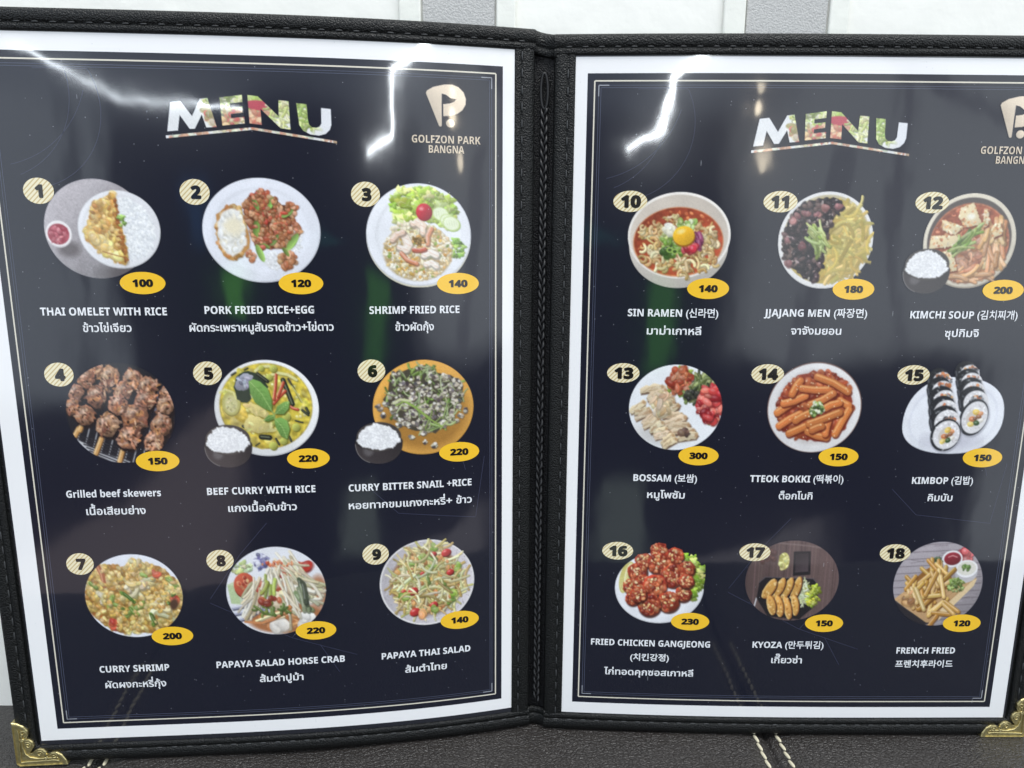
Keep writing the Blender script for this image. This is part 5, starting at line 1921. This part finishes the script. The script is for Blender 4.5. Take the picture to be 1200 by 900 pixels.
def dish_17():
    p = Print((75, 43, 427, 345), DISH[17], 17)
    p.E(251, 194, 178, 152, (96, 76, 74), 'table', g=(.10, -.04))
    for k in range(26):
        x = 80 + k * 14
        p.S([(x, 40), (x + p.R.uniform(-6, 6), 350)], p.R.uniform(2, 6), p.jit(p.R.choice([(110, 88, 84), (78, 60, 60), (124, 100, 96)]), .1), 'table', over=True, alpha=.6)
    p.S([(122, 260), (112, 310)], 5, (210, 210, 214), 'table', over=True)
    p.S([(78, 60), (180, 52), (300, 62), (420, 80)], 5, (140, 120, 116), 'table', over=True, alpha=.6)
    p.G([(248, 84), (312, 82), (318, 170), (252, 175)], (34, 30, 34), 'sauce_dish', soft=3)
    p.G([(256, 92), (305, 90), (309, 158), (259, 162)], (62, 52, 56), 'sauce_dish', g=(.1, .2), soft=4)
    p.E(215, 120, 20, 32, (214, 206, 116), 'pickles')
    p.bits(('e', 215, 120, 16, 28), 22, 7, [(226, 218, 140), (196, 184, 90)], 'pickles', (1, 2), .75, .4)
    p.bits(('e', 150, 100, 34, 26), 26, 8, [(90, 60, 56), (112, 74, 66)], 'pickles', (1, 2), .7, .2)
    P = [(128, 200), (150, 180), (330, 185), (358, 215), (345, 290), (290, 340), (170, 330), (122, 260)]
    p.G(P, (30, 27, 32), 'serving_dish', soft=4)
    p.S([(x, y) for x, y in P[:4]], 3, (90, 84, 90), 'serving_dish')
    p.frill(('e', 330, 240, 26, 44), 40, 14, [(186, 196, 50), (206, 212, 80), (156, 170, 40)], 'lettuce')
    p.strands(('e', 292, 238, 18, 50), 60, 34, 4, [(216, 222, 176), (196, 206, 146), (234, 236, 206)], 'cabbage', .3)
    for (x, y, a, L, wd) in ((268, 222, -1.30, 42, 16), (234, 222, -1.18, 40, 16), (202, 222, -1.12, 39, 17), (166, 224, -1.05, 38, 20), (268, 286, -1.72, 37, 15), (240, 296, -1.85, 42, 15), (208, 290, -1.80, 39, 16), (178, 286, -1.85, 36, 17)):
        c, s = math.cos(a), math.sin(a)
        L, wd = L * 1.12, wd * 1.14
        q = lambda t, o: (x + t * L * c - o * wd * s, y + t * L * s + o * wd * c)
        Q = [q(math.cos(t), (math.sin(t) * (1.0 if math.sin(t) > 0 else .72))) for t in np.linspace(0, 2 * math.pi, 22)[:-1]]
        col = p.jit((218, 160, 78), .06)
        p.G([(u_ + 4, v_ + 3) for u_, v_ in Q], (44, 26, 20), 'dumplings', soft=4)
        p.G(Q, col, 'dumplings', wob=1.5, g=(-.05, -.12))
        p.S([q(math.cos(t) * .95, math.sin(t) * -.62) for t in np.linspace(.3, 2.8, 9)], 5, (238, 196, 120), 'dumplings', alpha=.9)
        p.S([q(math.cos(t) * .95, math.sin(t) * .92) for t in np.linspace(.2, 2.9, 9)], 4, (164, 96, 40), 'dumplings', alpha=.8)
        for k in range(9):
            p.E(*q(p.R.uniform(-.8, .8), p.R.uniform(-.5, .6)), 4, 2.5, p.R.choice([(236, 190, 112), (184, 116, 50), (246, 214, 150)]), 'dumplings', p.R.uniform(0, 3), soft=2, over=True)
    p.clip(251, 194, 176, 151)
    return p


def dish_18():
    p = Print((615, 47, 967, 363), DISH[18], 18)
    p.E(797, 205, 172, 160, (158, 150, 156), 'table', g=(-.06, -.10))
    for k in range(12):
        y = 56 + k * 26
        p.S([(620, y + 8), (960, y - 10)], 3, (104, 94, 100), 'table', over=True, alpha=.7)
        for _ in range(6):
            x = p.R.uniform(620, 940)
            p.S([(x, y + p.R.uniform(2, 20)), (x + 50, y + p.R.uniform(0, 16))], 2.5, p.R.choice([(184, 176, 182), (128, 118, 126), (112, 100, 106)]), 'table', over=True, alpha=.6)
    p.G([(630, 260), (690, 300), (790, 352), (740, 370), (640, 320)], (40, 36, 42), 'tray', soft=5)
    p.G([(636, 262), (760, 160), (890, 190), (942, 180), (930, 205), (800, 350), (770, 352), (690, 300)], (198, 156, 108), 'serving_board', g=(-.05, -.05))
    p.G([(820, 300), (930, 190), (945, 184), (935, 212), (815, 345)], (224, 196, 150), 'serving_board')
    for k in range(8):
        p.S([(650 + k * 20, 268 + k * 9), (800 + k * 14, 180 + k * 5)], 1.6, (176, 132, 84), 'serving_board', over=True)
    p.bits(('e', 885, 95, 26, 22), 12, 15, [(176, 40, 50), (150, 28, 40), (206, 90, 90)], 'tomato', (1, 1.5), .5, .5)
    p.E(840, 122, 40, 36, (190, 184, 188), 'dip_cup')
    p.E(840, 110, 39, 31, (234, 232, 234), 'dip_cup')
    p.E(841, 110, 32, 24, (140, 40, 52), 'ketchup', g=(-.1, -.2))
    p.S([(825, 104), (840, 98), (858, 104)], 4, (222, 150, 150), 'ketchup')
    p.E(900, 160, 43, 40, (190, 186, 190), 'dip_cup')
    p.E(900, 147, 42, 33, (238, 236, 238), 'dip_cup')
    p.E(900, 146, 35, 26, (222, 218, 206), 'creamy_dip', soft=4)
    p.bits(('e', 900, 142, 20, 10), 12, 5, [(86, 116, 56), (120, 146, 80)], 'creamy_dip', (1, 2), .7, .2)
    p.frill(('e', 785, 115, 14, 12), 14, 9, [(88, 112, 66), (64, 86, 50)], 'parsley')
    reg = ('p', [(690, 200), (750, 140), (790, 125), (830, 170), (840, 220), (800, 250), (770, 300), (720, 280), (690, 240)])
    pal = [(222, 168, 76), (234, 186, 100), (206, 146, 58), (240, 200, 124)]
    p.G(reg[1], (150, 96, 36), 'chips', wob=8)

    def chip(x, y, a, L, w_=14):
        c = p.jit(p.R.choice(pal), .08)
        d = (math.cos(a) * L / 2, math.sin(a) * L / 2)
        P = [(x - d[0], y - d[1]), (x + d[0], y + d[1])]
        p.S([(u_ + 3, v_ + 4) for u_, v_ in P], w_ * 1.05, (110, 66, 24), 'chips', alpha=.8)
        p.S(P, w_, [v * .86 for v in c], 'chips')
        p.S([(u_ - 2, v_ - 2) for u_, v_ in P], w_ * .62, c, 'chips')
        p.S([(u_ - 3, v_ - 4) for u_, v_ in P], w_ * .2, [v + (255 - v) * .5 for v in c], 'chips')
    for _ in range(46):
        x, y = p.spot(reg)
        chip(x, y, p.R.choice([-.9, -.7, 1.2, -1.4, 1.5, .9]) + p.R.uniform(-.25, .25), p.R.uniform(50, 84))
    for x, y, a, L in ((735, 262, 1.1, 90), (700, 262, 1.2, 70), (780, 250, -.1, 60), (810, 285, -.7, 76), (860, 290, .6, 70), (800, 300, -.8, 70), (830, 318, .1, 80), (795, 345, -1.0, 44), (850, 300, .7, 60), (770, 205, -1.2, 90), (815, 215, 1.3, 80)):
        chip(x, y, a, L, 15)
    p.frill(('e', 865, 208, 30, 24), 40, 10, [(130, 158, 66), (100, 130, 52), (160, 182, 96)], 'parsley')
    p.bits(('e', 690, 258, 20, 24), 12, 12, [(196, 150, 96), (176, 126, 76)], 'chips', (1, 2), .7, .3)
    p.clip(797, 205, 170, 158)
    return p


def heading_print():
    """MENU cut out of a picture of salad and noodles, over a shallow chevron rule"""
    box = (99.55, 258.95, 32.25, 8.65)
    p = Print((195, 112, 395, 168), box, 40, cell=0.24)
    x4 = lambda L: [(x / 4, y / 4) for x, y in L]
    n4 = lambda L: [(300 + x / 4, y / 4) for x, y in L]
    M_ = x4([(788, 627), (812, 487), (860, 482), (908, 552), (948, 470), (985, 465), (1019, 602), (970, 606), (953, 545), (917, 612), (893, 614), (851, 548), (838, 622)])
    E_ = x4([(1040, 462), (1145, 447), (1145, 481), (1086, 489), (1087, 509), (1143, 502), (1143, 531), (1088, 539), (1089, 558), (1150, 551), (1150, 583), (1045, 595)])
    N_ = n4([(-30, 447), (18, 452), (110, 545), (113, 468), (160, 472), (163, 608), (116, 602), (27, 512), (29, 588), (-28, 582)])
    U_ = n4([(195, 480), (244, 484), (247, 560), (252, 582), (266, 594), (285, 596), (300, 590), (309, 575), (311, 500), (357, 504), (357, 580), (348, 605), (328, 625), (296, 634), (255, 629), (222, 612), (205, 585)])
    rule = [(195, 161.6), (296, 150.0), (395, 164.6), (395, 167.6), (296, 153.2), (195, 165.0)]
    for P in (M_, E_, N_, U_, rule):
        p.G(P, (232, 232, 228), 'lettering')
    ok = p.A.copy()
    p.A[:] = 1
    W_ = (226, 228, 230)
    p.G([(190, 108), (250, 108), (236, 135), (238, 172), (190, 172)], W_, 'lettering', soft=10)
    p.frill(('p', [(240, 110), (296, 110), (294, 132), (250, 134)]), 60, 7, [(176, 196, 84), (206, 216, 130), (150, 176, 60), (226, 230, 190)], 'lettering')
    p.bits(('p', [(238, 130), (300, 128), (300, 152), (250, 154)]), 90, 3.4, [(214, 176, 120), (190, 110, 76), (226, 206, 160), (170, 150, 80), (196, 70, 60)], 'lettering', (1, 2), .75, .3)
    p.bits(('p', [(292, 108), (330, 108), (330, 128), (292, 126)]), 40, 4, [(150, 180, 66), (190, 206, 110)], 'lettering', (1, 2), .8, .3)
    p.E(305, 124, 16, 6, (186, 40, 56), 'lettering', .1)
    p.bits(('p', [(294, 132), (320, 130), (322, 150), (294, 150)]), 40, 3.4, [(216, 130, 90), (196, 84, 60), (226, 176, 130)], 'lettering', (1, 2), .75, .3)
    p.strands(('p', [(318, 118), (345, 116), (345, 154), (322, 152)]), 50, 18, 2.2, [(206, 206, 120), (226, 220, 160), (176, 190, 90)], 'lettering', .4)
    p.strands(('p', [(346, 118), (364, 118), (372, 150), (350, 156)]), 60, 16, 2.4, [(170, 196, 70), (206, 218, 120), (140, 172, 56)], 'lettering', .4)
    p.E(388, 140, 16, 24, (222, 224, 230), 'lettering', soft=12)
    p.E(370, 160, 24, 5, (214, 216, 216), 'lettering', soft=8)
    p.bits(('p', [(195, 160), (296, 149), (395, 164), (395, 168), (296, 154), (195, 166)]), 70, 3, [(222, 214, 180), (206, 150, 110), (214, 216, 190), (190, 120, 90)], 'lettering', (1, 2), 0, .2)
    p.C = p.C * .8 + 236 * .2
    p.A = ok
    return p


def logo_print():
    p = Print((498.7, 97.5, 546.4, 150), (174.9, 265.95, 8.05, 8.25), 41, cell=0.24)
    q = lambda L: [(300 + x / 4, y / 4) for x, y in L]
    p.G(q([(795, 437), (800, 425), (830, 406), (880, 393), (920, 391), (950, 402), (974, 426), (985, 458), (983, 486), (968, 513), (944, 532), (912, 543), (876, 546), (868, 593), (862, 598), (855, 594)]), (224, 206, 182), 'emblem', g=(.10, -.08))
    p.A *= 1
    ok = p.A.copy()
    cut = Print((498.7, 97.5, 546.4, 150), (174.9, 265.95, 8.05, 8.25), 41, cell=0.24)
    cut.G(q([(870, 437), (890, 442), (912, 458), (938, 461), (928, 474), (906, 483), (876, 487), (876, 546), (868, 590)]), (0, 0, 0), 'x')
    p.A = ok * (1 - cut.A)
    p.E(300 + 909 / 4, 579 / 4, 5.2, 5.2, (224, 206, 182), 'emblem', g=(.10, -.08))
    return p


# ------------------------------------------------------------------ the two printed pages
PIC_LABEL = {1: 'picture of an omelette with rice and a cup of red sauce on a grey table', 2: 'picture of minced pork with basil beside a fried egg', 3: 'picture of shrimp fried rice with tomato and lettuce', 4: 'picture of beef skewers on a grill', 5: 'picture of yellow beef curry with basil and a small black bowl of rice', 6: 'picture of snails on an orange plate with a small black bowl of rice', 7: 'picture of yellow curry shrimp', 8: 'picture of papaya salad with blue crab', 9: 'picture of papaya salad on a speckled plate', 10: 'picture of red noodle soup with an egg yolk', 11: 'picture of black bean noodles', 12: 'picture of red kimchi soup with tofu and a black bowl of rice', 13: 'picture of sliced pork with red kimchi', 14: 'picture of rice cakes in red sauce', 15: 'picture of two seaweed rice rolls', 16: 'picture of red glazed fried chicken with lettuce', 17: 'picture of fried dumplings on a dark dish', 18: 'picture of chips on a board with two dips'}
NUM = {1: (18.0, 231.2, 5.7, 4.9), 2: (76.5, 231.3, 5.7, 4.9), 3: (142.2, 231.2, 5.7, 4.9), 4: (17.8, 159.3, 5.7, 4.9), 5: (76.2, 159.4, 5.7, 4.9), 6: (142.3, 159.4, 5.7, 4.9), 7: (17.6, 77.6, 5.6, 4.9), 8: (75.6, 77.6, 5.7, 4.9), 9: (141.6, 77.6, 5.7, 4.9), 10: (18.9, 231.8, 7.0, 4.3), 11: (80.7, 232.0, 7.0, 4.3), 12: (143.5, 232.1, 7.0, 4.3), 13: (18.6, 159.4, 7.0, 4.3), 14: (80.7, 159.7, 7.0, 4.3), 15: (143.8, 159.7, 7.0, 4.3), 16: (19.0, 77.2, 7.0, 4.3), 17: (80.9, 77.7, 7.0, 4.3), 18: (144.5, 77.7, 7.0, 4.3)}
PRICE = {1: (53.8, 196.0), 2: (115.4, 195.9), 3: (179.0, 195.6), 4: (53.4, 122.5), 5: (114.9, 122.3), 6: (178.9, 122.6), 7: (53.0, 43.1), 8: (114.5, 43.0), 9: (178.4, 42.9), 10: (53.0, 196.1), 11: (114.2, 196.3), 12: (177.9, 196.3), 13: (53.0, 122.7), 14: (114.6, 122.9), 15: (178.6, 122.7), 16: (53.5, 43.1), 17: (115.2, 43.1), 18: (179.2, 43.2)}
# lines of lettering: from, to, baseline (mm on the page)
NAME = {1: (13.4, 62.4, 183.2), 2: (76.6, 120.4, 183.7), 3: (142.1, 179.7, 183.3), 4: (15.1, 53.7, 107.2), 5: (72.1, 117.4, 107.3), 6: (130.9, 184.4, 107.0), 7: (20.6, 50.6, 26.7), 8: (70.4, 126.7, 27.0), 9: (142.5, 183.4, 26.7), 10: (19.4, 58.1, 184.1), 11: (77.6, 121.2, 184.6), 12: (139.1, 185.7, 184.2), 13: (24.4, 53.1, 110.6), 14: (76.3, 117.9, 111.0), 15: (148.0, 175.9, 110.6), 16: (7.8, 63.6, 30.2), 17: (82.6, 116.1, 30.5), 18: (149.9, 177.9, 27.9)}
LOCAL = {1: (28.9, 48.1, 176.6), 2: (70.2, 127.8, 176.6), 3: (152.5, 168.8, 176.2), 4: (22.2, 46.9, 99.5), 5: (80.2, 109.3, 99.6), 6: (130.5, 184.5, 99.0), 7: (22.2, 48.7, 19.1), 8: (88.8, 108.3, 19.3), 9: (153.0, 172.5, 19.1), 10: (27.6, 51.4, 176.4), 11: (89.1, 111.0, 177.0), 12: (155.0, 170.0, 176.4), 13: (30.8, 48.2, 102.8), 14: (89.4, 104.9, 103.1), 15: (156.0, 167.7, 102.6), 16: (14.8, 56.6, 15.2), 17: (91.8, 106.8, 22.8), 18: (150.2, 177.6, 21.1)}
EXTRA = {16: (26.4, 44.8, 23.0)}

H_NAVY, H_LINE, H_PIC, H_BADGE, H_TEXT = 0.06, 0.10, 0.14, 0.20, 0.26


def circle_pts(cx, cy, r, a0, a1, n=50, k=1.0):
    return [(cx + r * math.cos(a0 + (a1 - a0) * i / n), cy + r * k * math.sin(a0 + (a1 - a0) * i / n)) for i in range(n + 1)]


def menu_page(side, label, keys):
    loc = page(side, 99.0, -5.5, 0.0)
    t = empty('menu_page', tuple(float(q) for q in loc), label, 'menu page', 'printed menu pages')
    panel('paper_sheet', side, -7.4 if side == 'L' else -4.9, 203.2 if side == 'L' else 205.0, -5.6, 288.6 if side == 'L' else 288.3, M_PAPER, t, 0.02)
    panel('sleeve_edge', side, -8.0 if side == 'L' else -5.2, 203.9 if side == 'L' else 206.0, -7.7 if side == 'L' else -6.6, 289.4, M_RIM, t, 0.0)
    panel('navy_ground', side, 0, PW, 0, PH, M_NAVY, t, H_NAVY)
    rect = lambda d: [(d, d), (PW - d, d), (PW - d, PH - d), (d, PH - d), (d, d)]
    multi_strip('border_line', side, [rect(2.9)], 0.55, M_LINE, t, H_LINE)
    multi_strip('inner_border_line', side, [rect(4.6), rect(5.5)], 0.22, M_LINE2, t, H_LINE)
    cs = []
    for (x, y, sx, sy) in ((4.6, 4.6, 1, 1), (PW - 4.6, 4.6, -1, 1), (4.6, PH - 4.6, 1, -1), (PW - 4.6, PH - 4.6, -1, -1)):
        cs.append([(x + 4.2 * sx, y), (x, y), (x, y + 4.2 * sy)])
    multi_strip('corner_line', side, cs, 0.42, M_CORNER, t, H_LINE + 0.02)
    # faint line drawing behind the dishes: swing arcs and a fairway plan
    fl = [circle_pts(0, 268, 33, -1.2, .9), circle_pts(0, 280, 40, -1.35, -.3), circle_pts(14, 262, 30, -1.5, 1.0), [(70.3, 60), (84, 80), (96, 94)], [(70, 58), (104, 40), (132, 30)],
          [(78, 70), (88, 78)], [(80, 53), (92, 66)], [(92, 46), (104, 60)], [(104, 40), (116, 56)], [(116, 36), (124, 22)], circle_pts(160, 110, 22, .2, 2.2), [(140, 108), (152, 96), (186, 92), (190, 120)]]
    fl = [[(min(max(x, 6), 192), min(max(y, 6), 276)) for x, y in L] for L in fl]
    for L in fl:
        multi_strip('faint_drawing', side, [L], 0.28, M_FAINT, t, H_LINE - 0.02)
    # heading and emblem
    heading_print().build('heading', side, t, H_PIC)
    lp = logo_print()
    dx = 0.0
    lp.build('emblem', side, t, H_PIC)
    for txt, (u0, u1, v) in zip(LOGO_TXT, ((160.8, 188.7, 251.6), (167.4, 182.0, 247.8))):
        T_, wd = text_tris(txt, 0.0)
        lettering('emblem_lettering', side, T_, M_GOLDINK, t, H_TEXT, fit_line(u0, u1, v, 4.1, wd))
    for k in keys:
        o = globals()['dish_%d' % k]().build('dish_picture', side, t, H_PIC, PIC_LABEL[k])
        # number
        cu, cv, ru, rv = NUM[k]
        b = oval('number_badge', side, cu, cv, ru, rv, M_HATCH, t, H_BADGE)
        T_, wd = text_tris(str(k), fat_bold=0.05)
        n2 = len(str(k))
        wmm = 3.7 if n2 == 1 else 8.3
        lettering('numeral', side, T_, M_BLACK, b, H_TEXT, fit_line(cu - wmm / 2 + (0.45 if side == 'L' else .2), cu + wmm / 2 + (0.45 if side == 'L' else .2), cv - 2.35, 6.3, wd))
        # price
        cu, cv = PRICE[k]
        b = oval('price_badge', side, cu, cv, 8.8, 4.4, M_YELLOW, t, H_BADGE + 0.02)
        T_, wd = text_tris(str(PRICE_TXT[k]), fat_bold=0.045)
        lettering('numeral', side, T_, M_BLACK, b, H_TEXT + 0.02, fit_line(cu - 4.0, cu + 4.0, cv - 1.35, 3.75, wd))
        # names
        u0, u1, v = NAME[k]
        T_, wd = text_tris(NAME_TXT[k], fat_bold=0.008)
        lettering('dish_name', side, T_, M_WHITE, t, H_TEXT, fit_line(u0, u1, v, 4.3, wd))
        u0, u1, v = LOCAL[k]
        T_, wd = text_tris(LOCAL_TXT[k], 0.022)
        lettering('local_name', side, T_, M_WHITE, t, H_TEXT, fit_line(u0, u1, v, 4.5 if k != 18 else 4.1, wd))
        if k in EXTRA:
            u0, u1, v = EXTRA[k]
            T_, wd = text_tris(EXTRA_TXT[k], 0.022)
            lettering('local_name', side, T_, M_WHITE, t, H_TEXT, fit_line(u0, u1, v, 4.1, wd))
    return t


menu_page('L', 'left menu page, glossy navy print with dishes numbered 1 to 9, omelet to papaya salad', range(1, 10))
menu_page('R', 'right menu page, glossy navy print with dishes numbered 10 to 18, ramen to french fries', range(10, 19))
